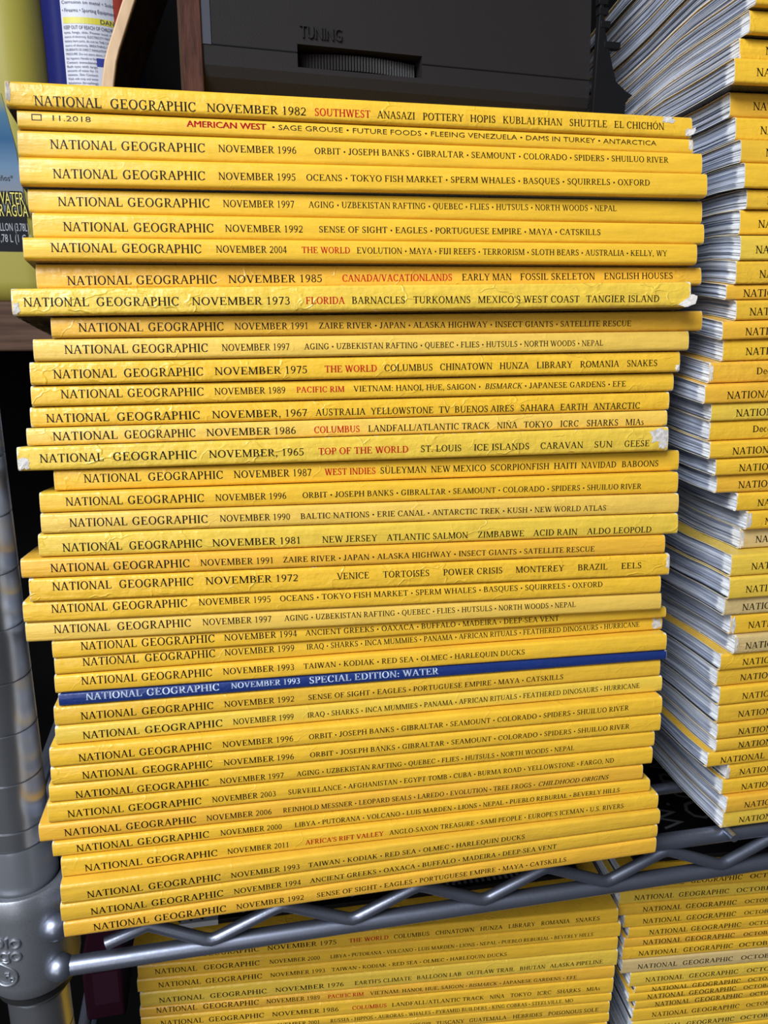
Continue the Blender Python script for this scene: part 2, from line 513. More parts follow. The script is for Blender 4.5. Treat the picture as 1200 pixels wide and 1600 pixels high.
# ------------------------------------------------------------------ measured tables (mm, degrees)
M_Y=[0,0.03,0.13,0.32,0.56,0.8,1.13,1.58,2.01,2.48,3.05,3.65,4.32,4.82,5.52,6.23,7.05,7.95,8.9,10.01,10.95,12.1,13.13,14.18,15.28,16.59,17.63,18.81,20.05,21.45,22.82,24.07,25.76,27.48,28.88,30.57,32.15,34.01,35.85,37.05,38.8]
M_Z=[0,7.04,15.64,24.78,33.42,40.03,47.87,56.64,64.17,71.46,79.39,87.07,94.92,100.39,107.53,114.44,121.92,129.69,137.58,146.29,153.46,161.8,169.08,176.19,183.48,191.83,198.31,205.47,212.82,220.9,228.69,235.63,244.8,254.01,261.38,270.12,278.19,287.6,296.74,302.65,311.19]
M_T=[0,0.47,0.93,1.38,1.83,2.26,2.68,3.1,3.5,3.9,4.29,4.67,5.04,5.4,5.75,6.09,6.42,6.75,7.06,7.37,7.66,7.95,8.23,8.5,8.75,9.01,9.25,9.48,9.7,9.91,10.12,10.31,10.5,10.68,10.84,11,11.15,11.29,11.42,11.55,11.66]
M_R=[-0.01,0.23,-0.13,-0.44,-0.67,-0.75,-0.83,-0.92,-0.92,-0.73,-0.64,-0.68,-0.68,-0.83,-0.68,-0.78,-1.23,-1.23,-1.26,-1.1,-0.96,-0.86,-0.66,-0.34,-0.05,0.29,0.34,0.45,0.5,0.59,0.62,0.84,0.94,0.59,0.72,0.61,0.76,0.68,0.52,0.52,0.43]
M_B=[(192.0,254.6,0.08,5.4),(191.8,255.0,0.08,5.2),(192.5,254.8,0.12,5.2),(192.2,253.8,-0.53,2.3),(189.2,253.5,-0.29,0.2),(185.1,254.1,-0.36,-0.5),(189.0,254.1,-0.49,-0.5),(189.9,253.6,-0.41,-0.8),(191.6,254.3,-0.49,-0.4),(191.7,253.9,-0.46,-0.2),(194.0,253.9,0.20,-3.6),(193.4,252.6,0.14,-4.0),(195.5,252.6,-0.09,-3.4),(194.6,252.4,-0.25,-2.8),(195.0,252.3,0.81,-5.3),(195.0,252.5,0.42,-3.5),(188.2,255.8,-0.39,-1.0),(187.6,254.7,-0.38,-0.0),(190.7,254.8,-0.33,1.0),(188.4,254.6,-0.28,0.9),(194.6,254.4,-0.35,0.0),(195.6,253.6,-0.09,-0.5),(195.7,253.8,0.05,-1.6),(199.6,251.7,0.61,-5.1),(189.6,254.4,-0.13,-1.4),(192.0,252.8,0.28,-4.4),(193.4,252.6,0.26,-5.4),(194.5,252.8,0.27,-4.4),(195.3,253.5,-0.02,-2.5),(197.6,254.5,-0.28,-1.3),(204.2,254.6,0.18,-1.4),(192.4,254.3,-1.38,5.3),(201.4,256.5,-0.18,-0.4),(197.8,254.1,0.10,4.6),(201.3,254.9,-0.09,2.9),(200.4,255.6,-0.29,1.8),(199.1,256.2,-0.71,5.7),(198.5,255.2,-0.55,4.4),(197.4,251.9,0.13,4.1),(195.6,254.0,0.43,5.3)]
R_Y=[5.61,5.64,5.7,5.8,5.94,6.1,6.26,6.49,6.8,7.15,7.52,7.92,8.4,8.95,9.49,10.18,10.91,11.67,12.39,13.11,13.88,14.62,15.39,16.28,17.14,18.07,19.12,20.25,21.25,22.34,23.21,24.56,26.03,27.59,28.87,30.51,32.08,33.71,35.56,37.37,39.01,40.71,42.19]
R_Z=[0,9.31,17.87,25.9,34.11,41.91,48.24,55.92,65.15,74.18,82.55,90.73,99.82,109.17,117.64,127.74,137.6,147.09,155.53,163.68,171.82,179.36,186.83,195.15,202.89,210.96,219.67,228.65,236.3,244.41,250.72,260.16,270.05,280.14,288.23,298.19,307.44,316.8,327.06,336.78,345.34,354.05,361.41]
R_T=[0.99,2.13,3.06,3.78,4.31,4.66,4.84,4.88,4.77,4.54,4.2,3.76,3.24,2.65,1.99,1.3,0.57,-0.18,-0.93,-1.67,-2.39,-3.07,-3.71,-4.28,-4.78,-5.19,-5.5,-5.69,-5.75,-5.67,-5.43,-5.03,-4.44,-3.66,-2.67,-1.45,0,1.7,3.66,5.9,8.43,11.26,14.41]
R_R=[-0.56,-0.64,-0.56,-0.49,-0.38,-0.38,-0.35,-0.17,-0.07,-0.12,-0.19,-0.22,-0.26,-0.17,-0.09,0.02,0.2,0.05,0.02,0.08,0.34,0.57,0.75,0.74,0.82,1.07,1.26,1.32,1.27,1.23,1.29,1.24,1.2,1.03,0.93,0.97,1.08,1.18,1.17,1.11,0.88,0.63,0.5]
R_B=[(359.8,1.2),(359.6,1.5),(357.9,0.6),(359.7,0.2),(347.8,-0.4),(351.4,0.8),(351.2,1.5),(351.2,-1.2),(350.8,-0.7),(349.6,-0.6),(349.3,-0.2),(354.4,0.7),(352.3,0.9),(348.0,1.3),(347.7,2.3),(348.4,2.5),(356.6,-3.7),(356.8,-2.1),(351.3,-1.9),(341.4,-1.2),(339.1,-0.5),(335.4,-0.4),(335.7,-0.4),(335.2,0.4),(330.8,0.6),(333.7,-0.1),(340.0,-0.5),(338.1,-0.2),(344.6,-0.4),(340.2,0.0),(343.4,-0.2),(344.7,-0.0),(347.0,-2.7),(348.5,-1.6),(345.6,-0.4),(344.8,-0.6),(344.5,-3.8),(342.6,-6.7),(338.2,3.2),(342.4,1.1),(343.7,3.9),(343.5,7.7)]
L_Z=[-196.26,-186.35,-177.01,-167.34,-158.11,-148.64,-141.43,-132.68,-127.03,-117.22,-109.87,-99.54,-90.93,-81.92,-72.67]
L_R=[-0.79,-0.84,-0.7,-0.75,-0.56,-0.55,-0.79,-1.12,-1.04,-0.78,-0.29,-0.05,-0.06,0.14,0.17]
L_X=[75.1,75.7,76.4,77.1,78.7,79.3,78.9,79.4,79.6,79.5,80.3,79.5,80.3,78]
O_Z=[-192.04,-183.09,-173.57,-165.03,-156.59,-146.68,-141.05,-136.22,-130.82,-122.5,-112.2,-104.28,-97.87,-89.4,-82.43,-74.41,-66.55,-56.34]
O_R=[1.05,0.84,0.97,0.43,-0.06,0.43,0.32,-0.24,0.13,-0.61,-0.31,-0.63,-0.47,0.13,-0.53,-0.32,-0.71,0.24]
O_X=[352.1,351.2,350.3,349.7,349.2,350,345.6,348.8,345.1,339.6,338.8,339.2,341.1,337.8,333.7,333.7,336.9]
M_TXT=[
(0.75, 0.55, [('NATIONAL', -118.2, -96.6, 'N'), ('GEOGRAPHIC', -93.9, -65.2, 'N'), ('NOVEMBER 1982', -61.7, -26.8, 'E'), ('SOUTHWEST', -23.8, -3.4, 'S'), ('ANASAZI', -0.8, 13.4, 'U'), ('POTTERY', 16.3, 32.1, 'U'), ('HOPIS', 34.6, 44.7, 'U'), ('KUBLAI KHAN', 47.5, 71.6, 'U'), ('SHUTTLE', 74.5, 90.3, 'U'), ('EL CHICHÓN', 93.2, 114.7, 'U')]),
(0.42, 0.42, [('□', -121.4, -118.2, 'B'), ('11.2018', -115.5, -102.4, 'W'), ('AMERICAN WEST', -70.6, -43.1, 'Q'), ('• SAGE GROUSE • FUTURE FOODS • FLEEING VENEZUELA • DAMS IN TURKEY • ANTARCTICA', -41.0, 109.8, 'L')]),
(0.52, 0.4, [('NATIONAL', -117.4, -95.7, 'N'), ('GEOGRAPHIC', -94.2, -65.6, 'N'), ('NOVEMBER 1996', -61.2, -33.6, 'D'), ('ORBIT • JOSEPH BANKS • GIBRALTAR • SEAMOUNT • COLORADO • SPIDERS • SHUILUO RIVER', -27.1, 112.9, 'T')]),
(0.6, 0.47, [('NATIONAL', -117.5, -96.4, 'N'), ('GEOGRAPHIC', -94.7, -66.6, 'N'), ('NOVEMBER 1995', -62.2, -34.9, 'D'), ('OCEANS • TOKYO FISH MARKET • SPERM WHALES • BASQUES • SQUIRRELS • OXFORD', -31.2, 103.4, 'T')]),
(0.53, 0.4, [('NATIONAL', -118.3, -96.7, 'N'), ('GEOGRAPHIC', -95.2, -66.8, 'N'), ('NOVEMBER 1997', -62.3, -36.7, 'D'), ('AGING • UZBEKISTAN RAFTING • QUEBEC • FLIES • HUTSULS • NORTH WOODS • NEPAL', -31.5, 90.4, 'T')]),
(0.56, 0.5, [('NATIONAL', -117.7, -96.1, 'N'), ('GEOGRAPHIC', -94.4, -66.7, 'N'), ('NOVEMBER 1992', -62.9, -34.9, 'D'), ('SENSE OF SIGHT • EAGLES • PORTUGUESE EMPIRE • MAYA • CATSKILLS', -29.1, 82.3, 'T')]),
(0.48, 0.5, [('NATIONAL', -118.3, -96.7, 'N'), ('GEOGRAPHIC', -95.0, -67.8, 'N'), ('NOVEMBER 2004', -62.9, -37.7, 'D'), ('THE WORLD', -32.4, -14.5, 'R'), ('EVOLUTION • MAYA • FIJI REEFS • TERRORISM • SLOTH BEARS • AUSTRALIA • KELLY, WY', -12.1, 113.7, 'T')]),
(0.68, 0.5, [('NATIONAL', -118.2, -96.4, 'N'), ('GEOGRAPHIC', -94.9, -66.5, 'N'), ('NOVEMBER 1985', -62.6, -28.1, 'E'), ('CANADA/VACATIONLANDS', -20.7, 22.1, 'S'), ('EARLY MAN', 26.0, 46.2, 'U'), ('FOSSIL SKELETON', 49.7, 81.2, 'U'), ('ENGLISH HOUSES', 85.1, 115.4, 'U')]),
(0.53, 0.68, [('NATIONAL', -123.4, -101.7, 'N'), ('GEOGRAPHIC', -99.4, -71.1, 'N'), ('NOVEMBER 1973', -66.8, -31.8, 'E'), ('FLORIDA', -26.2, -11.8, 'S'), ('BARNACLES', -9.2, 11.0, 'U'), ('TURKOMANS', 14.0, 36.3, 'U'), ("MEXICO'S WEST COAST", 39.1, 80.1, 'U'), ('TANGIER ISLAND', 82.7, 113.7, 'U')]),
(0.52, 0.62, [('NATIONAL', -118.3, -96.1, 'N'), ('GEOGRAPHIC', -94.5, -67.6, 'N'), ('NOVEMBER 1991', -63.9, -36.5, 'D'), ('ZAIRE RIVER • JAPAN • ALASKA HIGHWAY • INSECT GIANTS • SATELLITE RESCUE', -32.7, 95.2, 'T')]),
(0.5, 0.57, [('NATIONAL', -117.0, -95.2, 'N'), ('GEOGRAPHIC', -93.9, -67.0, 'N'), ('NOVEMBER 1997', -62.2, -37.3, 'D'), ('AGING • UZBEKISTAN RAFTING • QUEBEC • FLIES • HUTSULS • NORTH WOODS • NEPAL', -31.8, 89.1, 'T')]),
(0.55, 0.55, [('NATIONAL', -119.1, -97.5, 'N'), ('GEOGRAPHIC', -95.1, -66.8, 'N'), ('NOVEMBER 1975', -62.9, -28.5, 'E'), ('THE WORLD', -22.0, -1.7, 'S'), ('COLUMBUS', 1.1, 20.5, 'U'), ('CHINATOWN', 23.3, 44.8, 'U'), ('HUNZA', 47.8, 60.1, 'U'), ('LIBRARY', 63.4, 78.8, 'U'), ('ROMANIA', 82.1, 99.3, 'U'), ('SNAKES', 102.7, 116.5, 'U')]),
(0.43, 0.55, [('NATIONAL', -116.5, -95.1, 'N'), ('GEOGRAPHIC', -93.6, -66.2, 'N'), ('NOVEMBER 1989', -62.5, -36.1, 'D'), ('PACIFIC RIM', -32.0, -13.5, 'R'), ('VIETNAM: HANOI, HUE, SAIGON •', -10.0, 41.5, 'T'), ('BISMARCK', 43.1, 58.8, 'I'), ('• JAPANESE GARDENS • EFE', 59.9, 104.6, 'T')]),
(0.57, 0.72, [('NATIONAL', -121.1, -99.3, 'N'), ('GEOGRAPHIC', -96.8, -66.9, 'N'), ('NOVEMBER, 1967', -62.7, -26.9, 'E'), ('AUSTRALIA', -23.7, -4.2, 'U'), ('YELLOWSTONE', -2.1, 23.2, 'U'), ('TV', 25.3, 30.1, 'U'), ('BUENOS AIRES', 31.9, 57.0, 'U'), ('SAHARA', 59.7, 74.5, 'U'), ('EARTH', 77.0, 89.1, 'U'), ('ANTARCTIC', 91.7, 112.9, 'U')]),
(0.5, 0.68, [('NATIONAL', -117.7, -95.2, 'N'), ('GEOGRAPHIC', -93.0, -67.4, 'N'), ('NOVEMBER 1986', -63.7, -30.2, 'E'), ('COLUMBUS', -23.3, -5.4, 'S'), ('LANDFALL/ATLANTIC TRACK', -2.1, 47.7, 'U'), ('NIÑA', 50.7, 59.4, 'U'), ('TOKYO', 62.1, 74.6, 'U'), ('ICRC', 78.0, 86.2, 'U'), ('SHARKS', 89.6, 104.0, 'U'), ('MIAs', 107.2, 115.6, 'U')]),
(0.5, 0.65, [('NATIONAL', -119.8, -97.9, 'N'), ('GEOGRAPHIC', -94.8, -64.9, 'N'), ('NOVEMBER, 1965', -60.7, -25.2, 'E'), ('TOP OF THE WORLD', -19.8, 15.6, 'S'), ('ST. LOUIS', 20.5, 37.2, 'U'), ('ICE ISLANDS', 42.2, 65.7, 'U'), ('CARAVAN', 70.3, 89.0, 'U'), ('SUN', 93.8, 102.0, 'U'), ('GEESE', 107.2, 118.7, 'U')]),
(0.43, 0.6, [('NATIONAL', -115.7, -95.5, 'N'), ('GEOGRAPHIC', -93.2, -65.7, 'N'), ('NOVEMBER 1987', -61.9, -32.2, 'E'), ('WEST INDIES', -27.2, -6.9, 'S'), ('SÜLEYMAN', -5.1, 13.8, 'U'), ('NEW MEXICO', 15.6, 38.8, 'U'), ('SCORPIONFISH', 40.7, 66.3, 'U'), ('HAITI', 68.3, 78.6, 'U'), ('NAVIDAD', 80.6, 96.6, 'U'), ('BABOONS', 99.0, 116.3, 'U')]),
(0.48, 0.62, [('NATIONAL', -118.2, -98.3, 'N'), ('GEOGRAPHIC', -96.7, -69.1, 'N'), ('NOVEMBER 1996', -65.2, -38.6, 'D'), ('ORBIT • JOSEPH BANKS • GIBRALTAR • SEAMOUNT • COLORADO • SPIDERS • SHUILUO RIVER', -32.5, 109.9, 'T')]),
(0.48, 0.62, [('NATIONAL', -117.2, -97.0, 'N'), ('GEOGRAPHIC', -95.4, -68.0, 'N'), ('NOVEMBER 1990', -63.8, -37.4, 'D'), ('BALTIC NATIONS • ERIE CANAL • ANTARCTIC TREK • KUSH • NEW WORLD ATLAS', -33.5, 93.6, 'T')]),
(0.6, 0.72, [('NATIONAL', -119.2, -98.3, 'N'), ('GEOGRAPHIC', -96.0, -69.5, 'N'), ('NOVEMBER 1981', -66.0, -32.5, 'E'), ('NEW JERSEY', -24.4, -2.7, 'U'), ('ATLANTIC SALMON', 1.1, 34.4, 'U'), ('ZIMBABWE', 38.5, 58.3, 'U'), ('ACID RAIN', 62.2, 81.5, 'U'), ('ALDO LEOPOLD', 85.8, 115.1, 'U')]),
(0.5, 0.6, [('NATIONAL', -117.4, -97.2, 'N'), ('GEOGRAPHIC', -95.7, -68.2, 'N'), ('NOVEMBER 1991', -64.5, -37.0, 'D'), ('ZAIRE RIVER • JAPAN • ALASKA HIGHWAY • INSECT GIANTS • SATELLITE RESCUE', -33.6, 95.2, 'T')]),
(0.35, 0.47, [('NATIONAL', -119.6, -98.9, 'N'), ('GEOGRAPHIC', -96.4, -69.5, 'N'), ('NOVEMBER 1972', -65.3, -30.3, 'E'), ('VENICE', -15.3, -2.4, 'U'), ('TORTOISES', 3.0, 22.0, 'U'), ('POWER CRISIS', 27.6, 52.7, 'U'), ('MONTEREY', 58.2, 79.4, 'U'), ('BRAZIL', 85.4, 98.9, 'U'), ('EELS', 105.0, 114.4, 'U')]),
(0.35, 0.33, [('NATIONAL', -117.7, -98.0, 'N'), ('GEOGRAPHIC', -96.2, -69.1, 'N'), ('NOVEMBER 1995', -65.1, -37.9, 'D'), ('OCEANS • TOKYO FISH MARKET • SPERM WHALES • BASQUES • SQUIRRELS • OXFORD', -34.5, 100.5, 'T')]),
(0.38, 0.42, [('NATIONAL', -118.2, -98.4, 'N'), ('GEOGRAPHIC', -95.9, -68.8, 'N'), ('NOVEMBER 1997', -64.7, -38.5, 'D'), ('AGING • UZBEKISTAN RAFTING • QUEBEC • FLIES • HUTSULS • NORTH WOODS • NEPAL', -33.5, 88.4, 'T')]),
(0.35, 0.42, [('NATIONAL', -116.3, -96.1, 'N'), ('GEOGRAPHIC', -94.5, -67.1, 'N'), ('NOVEMBER 1994', -63.7, -35.4, 'D'), ('ANCIENT GREEKS • OAXACA • BUFFALO • MADEIRA • DEEP-SEA VENT', -32.1, 75.8, 'T')]),
(0.32, 0.45, [('NATIONAL', -116.3, -96.0, 'N'), ('GEOGRAPHIC', -93.8, -67.2, 'N'), ('NOVEMBER 1999', -63.8, -36.5, 'D'), ('IRAQ • SHARKS • INCA MUMMIES • PANAMA • AFRICAN RITUALS • FEATHERED DINOSAURS • HURRICANE', -31.7, 115.1, 'T')]),
(0.36, 0.5, [('NATIONAL', -116.8, -96.6, 'N'), ('GEOGRAPHIC', -95.0, -68.3, 'N'), ('NOVEMBER 1993', -64.4, -36.5, 'D'), ('TAIWAN • KODIAK • RED SEA • OLMEC • HARLEQUIN DUCKS', -32.9, 60.5, 'T')]),
(0.34, 0.3, [('NATIONAL', -116.6, -96.0, 'V'), ('GEOGRAPHIC', -94.4, -66.8, 'V'), ('NOVEMBER 1993', -62.4, -35.2, 'X'), ('SPECIAL EDITION: WATER', -31.6, 22.1, 'V')]),
(0.55, 0.55, [('NATIONAL', -116.9, -96.5, 'N'), ('GEOGRAPHIC', -94.6, -67.3, 'N'), ('NOVEMBER 1992', -63.3, -35.6, 'D'), ('SENSE OF SIGHT • EAGLES • PORTUGUESE EMPIRE • MAYA • CATSKILLS', -30.1, 80.3, 'T')]),
(0.55, 0.45, [('NATIONAL', -117.3, -96.4, 'N'), ('GEOGRAPHIC', -94.5, -64.7, 'N'), ('NOVEMBER 1999', -60.8, -36.7, 'D'), ('IRAQ • SHARKS • INCA MUMMIES • PANAMA • AFRICAN RITUALS • FEATHERED DINOSAURS • HURRICANE', -31.2, 116.0, 'T')]),
(0.57, 0.43, [('NATIONAL', -116.8, -96.2, 'N'), ('GEOGRAPHIC', -94.6, -67.0, 'N'), ('NOVEMBER 1996', -63.0, -35.1, 'D'), ('ORBIT • JOSEPH BANKS • GIBRALTAR • SEAMOUNT • COLORADO • SPIDERS • SHUILUO RIVER', -28.9, 111.0, 'T')]),
(0.55, 0.5, [('NATIONAL', -116.0, -95.7, 'N'), ('GEOGRAPHIC', -93.8, -67.0, 'N'), ('NOVEMBER 1996', -62.8, -34.9, 'D'), ('ORBIT • JOSEPH BANKS • GIBRALTAR • SEAMOUNT • COLORADO • SPIDERS • SHUILUO RIVER', -28.5, 112.1, 'T')]),
(0.62, 0.55, [('NATIONAL', -117.5, -96.2, 'N'), ('GEOGRAPHIC', -94.7, -67.1, 'N'), ('NOVEMBER 1997', -62.9, -37.5, 'D'), ('AGING • UZBEKISTAN RAFTING • QUEBEC • FLIES • HUTSULS • NORTH WOODS • NEPAL', -32.3, 88.6, 'T')]),
(0.57, 0.5, [('NATIONAL', -120.1, -99.2, 'N'), ('GEOGRAPHIC', -97.6, -69.4, 'N'), ('NOVEMBER 2003', -65.4, -40.0, 'D'), ('SURVEILLANCE • AFGHANISTAN • EGYPT TOMB • CUBA • BURMA ROAD • YELLOWSTONE • FARGO, ND', -35.1, 108.5, 'T')]),
(0.53, 0.55, [('NATIONAL', -118.0, -96.8, 'N'), ('GEOGRAPHIC', -95.1, -67.9, 'N'), ('NOVEMBER 2006', -64.1, -38.1, 'D'), ('REINHOLD MESSNER • LEOPARD SEALS • LAREDO • EVOLUTION • TREE FROGS •', -33.5, 75.9, 'T'), ('CHILDHOOD ORIGINS', 77.1, 110.3, 'I')]),
(0.5, 0.55, [('NATIONAL', -118.1, -97.0, 'N'), ('GEOGRAPHIC', -95.3, -67.3, 'N'), ('NOVEMBER 2000', -63.0, -38.3, 'D'), ('LIBYA • PUTORANA • VOLCANO • LUIS MARDEN • LIONS • NEPAL • PUEBLO REBURIAL • BEVERLY HILLS', -33.1, 112.0, 'T')]),
(0.57, 0.48, [('NATIONAL', -118.4, -96.7, 'N'), ('GEOGRAPHIC', -95.0, -67.4, 'N'), ('NOVEMBER 2011', -63.6, -38.6, 'D'), ("AFRICA'S RIFT VALLEY", -32.0, 0.8, 'R'), ("ANGLO-SAXON TREASURE • SAMI PEOPLE • EUROPE'S ICEMAN • U.S. RIVERS", 3.3, 110.1, 'T')]),
(0.6, 0.53, [('NATIONAL', -118.0, -97.0, 'N'), ('GEOGRAPHIC', -95.0, -66.8, 'N'), ('NOVEMBER 1993', -63.0, -35.1, 'D'), ('TAIWAN • KODIAK • RED SEA • OLMEC • HARLEQUIN DUCKS', -31.7, 62.8, 'T')]),
(0.56, 0.5, [('NATIONAL', -116.6, -95.4, 'N'), ('GEOGRAPHIC', -93.7, -65.4, 'N'), ('NOVEMBER 1994', -61.4, -34.1, 'D'), ('ANCIENT GREEKS • OAXACA • BUFFALO • MADEIRA • DEEP-SEA VENT', -30.4, 78.6, 'T')]),
(0.5, 0.5, [('NATIONAL', -116.4, -95.2, 'N'), ('GEOGRAPHIC', -93.2, -64.8, 'N'), ('NOVEMBER 1992', -60.9, -33.2, 'D'), ('SENSE OF SIGHT • EAGLES • PORTUGUESE EMPIRE • MAYA • CATSKILLS', -27.9, 83.6, 'T')])]
L_TXT=[
(0.55, 0.5, [('NATIONAL', -120.1, -96.5, 'N'), ('GEOGRAPHIC', -92.7, -63.8, 'N'), ('NOVEMBER 1975', -59.9, -24.3, 'E'), ('THE WORLD', -18.0, 2.7, 'S'), ('COLUMBUS', 5.4, 24.3, 'U'), ('CHINATOWN', 27.4, 48.2, 'U'), ('HUNZA', 51.3, 63.4, 'U'), ('LIBRARY', 66.6, 81.2, 'U'), ('ROMANIA', 84.4, 100.2, 'U'), ('SNAKES', 103.4, 116.9, 'U')]),
(0.5, 0.6, [('NATIONAL', -118.7, -97.7, 'N'), ('GEOGRAPHIC', -94.5, -66.1, 'N'), ('NOVEMBER 2000', -61.2, -35.3, 'D'), ('LIBYA • PUTORANA • VOLCANO • LUIS MARDEN • LIONS • NEPAL • PUEBLO REBURIAL • BEVERLY HILLS', -30.0, 111.8, 'T')]),
(0.5, 0.5, [('NATIONAL', -116.8, -95.4, 'N'), ('GEOGRAPHIC', -93.2, -64.3, 'N'), ('NOVEMBER 1993', -60.3, -31.9, 'D'), ('TAIWAN • KODIAK • RED SEA • OLMEC • HARLEQUIN DUCKS', -28.6, 65.3, 'T')]),
(0.55, 0.6, [('NATIONAL', -117.9, -95.1, 'N'), ('GEOGRAPHIC', -92.2, -63.1, 'N'), ('NOVEMBER 1976', -58.8, -23.0, 'E'), ("EARTH'S CLIMATE", -17.3, 13.1, 'U'), ('BALLOON LAB', 15.8, 40.1, 'U'), ('OUTLAW TRAIL', 42.9, 69.3, 'U'), ('BHUTAN', 72.1, 86.4, 'U'), ('ALASKA PIPELINE', 88.9, 118.9, 'U')]),
(0.3, 0.6, [('NATIONAL', -118.9, -98.3, 'N'), ('GEOGRAPHIC', -95.3, -66.5, 'N'), ('NOVEMBER 1989', -62.8, -34.8, 'D'), ('PACIFIC RIM', -30.7, -11.7, 'R'), ('VIETNAM: HANOI, HUE, SAIGON •', -8.3, 44.4, 'T'), ('BISMARCK', 45.1, 60.7, 'I'), ('• JAPANESE GARDENS • EFE', 62.1, 105.6, 'T')]),
(0.45, 0.55, [('NATIONAL', -117.3, -95.5, 'N'), ('GEOGRAPHIC', -92.9, -64.2, 'N'), ('NOVEMBER 1986', -60.2, -25.1, 'E'), ('COLUMBUS', -18.0, 0.6, 'S'), ('LANDFALL/ATLANTIC TRACK', 3.4, 53.9, 'U'), ('NIÑA', 57.1, 65.3, 'U'), ('TOKYO', 68.5, 80.4, 'U'), ('ICRC', 83.7, 91.6, 'U'), ('SHARKS', 94.9, 108.4, 'U'), ('MIAs', 111.7, 119.5, 'U')]),
(0.5, 0.4, [('NATIONAL', -117.9, -96.4, 'N'), ('GEOGRAPHIC', -93.7, -65.2, 'N'), ('NOVEMBER 2001', -60.5, -34.9, 'D'), ('RUSSIA • HIPPOS • AURORAS • WHALES • PYRAMID BUILDERS • KING COBRAS • STEELVILLE, MO', -29.4, 104.9, 'T')]),
(0.5, 0.55, [('NATIONAL', -117.9, -95.6, 'N'), ('GEOGRAPHIC', -92.9, -63.9, 'N'), ('REEF SHIP', 14.1, 25.7, 'U'), ('TUSCANY', 28.5, 44.2, 'U'), ('GUATEMALA', 47.0, 67.9, 'U'), ('HEBRIDES', 71.5, 88.3, 'U'), ('POISONOUS SOLE', 91.6, 120.7, 'U')]),
(0.5, 0.5, [('NATIONAL', -118.8, -96.4, 'N'), ('GEOGRAPHIC', -93.7, -64.6, 'N'), ('NOVEMBER 1994', -60.5, -32.2, 'D'), ('ANCIENT GREEKS • OAXACA • BUFFALO • MADEIRA • DEEP-SEA VENT', -28.7, 80.3, 'T')])]
O_TXT=[[-115.8, -94.0, -90.7, -60.7, -56.5], [-118.7, -96.0, -93.4, -64.1, -60.0], [-113.1, -90.6, -88.4, -58.5, -53.9], [-116.4, -93.8, -91.2, -61.9, -57.3], [-115.2, -92.8, -90.9, -61.0, -56.5], [-116.3, -93.5, -91.6, -62.0, -57.0], [-117.7, -94.1, -91.4, -61.7, -58.3], [-118.0, -94.6, -91.5, -61.3, -56.6], [-118.0, -95.1, -92.1, -62.3, -57.3], [-117.1, -95.3, -93.0, -63.5, -59.2], [-116.0, -93.4, -91.1, -62.3, -58.0], [-115.2, -94.0, -91.3, -62.0, -57.7], [-115.5, -93.5, -91.5, -62.1, -58.2], [-118.9, -96.8, -94.0, -64.5, -60.9], [-118.5, -96.3, -93.5, -63.9, -60.3]]
R_TXT=[12.0, 12.0, 11.5, 9.5, 10.4, 11.1, 11.1, 13.2, 9.2, 8.3, 6.8, 10.6, 7.7, 6.0, 10.4, 10.5, 21.8, 10.1, 11.4, 20.3, 10.5, 10.9, 10.3, 10.0, 8.8, 7.6, 9.7, 7.9, 8.6, 8.7, 5.2, 11.0, 11.6, 11.5, 10.3, 10.7, 11.3, 6.6, 6.4, 10.1, 9.4, 8.5]

# ------------------------------------------------------------------ the setting
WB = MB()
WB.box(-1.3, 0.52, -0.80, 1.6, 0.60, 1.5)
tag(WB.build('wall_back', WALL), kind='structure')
FB = MB()
FB.box(-1.3, -1.2, -0.86, 1.6, 0.52, -0.80)
tag(FB.build('floor', FLOORM), kind='structure')

# ------------------------------------------------------------------ wire shelving unit
unit = empty('wire_shelving_unit', (0.044, 0.024, -0.80))
tag(unit, 'chromed wire shelving unit carrying all the stacks of yellow magazines', 'shelf')
O0 = Vector(unit.location)


def part(mb, name, m, smooth=True, parent=None, bevel=0):
    o = mb.build(name, m, None, smooth, bevel)
    for v in o.data.vertices:
        v.co -= O0
    o.parent = parent or unit
    return o


XL, XR, YF, YB = 0.044, 0.94, 0.024, 0.46
for px, py in ((XL, YF), (XL, YB), (XR, YF), (XR, YB)):
    b = MB()
    prof = [(0.0, 0.0), (0.0127, 0.0)]
    z = 0.021
    while z < 1.42:
        prof += [(0.0127, z - 0.0005), (0.0121, z - 0.0003), (0.0121, z + 0.0003), (0.0127, z + 0.0005)]
        z += 0.0215
    prof += [(0.0127, 1.44), (0.0, 1.44)]
    b.lathe(prof, (px, py, -0.80), 40)
    part(b, 'post', POSTM)


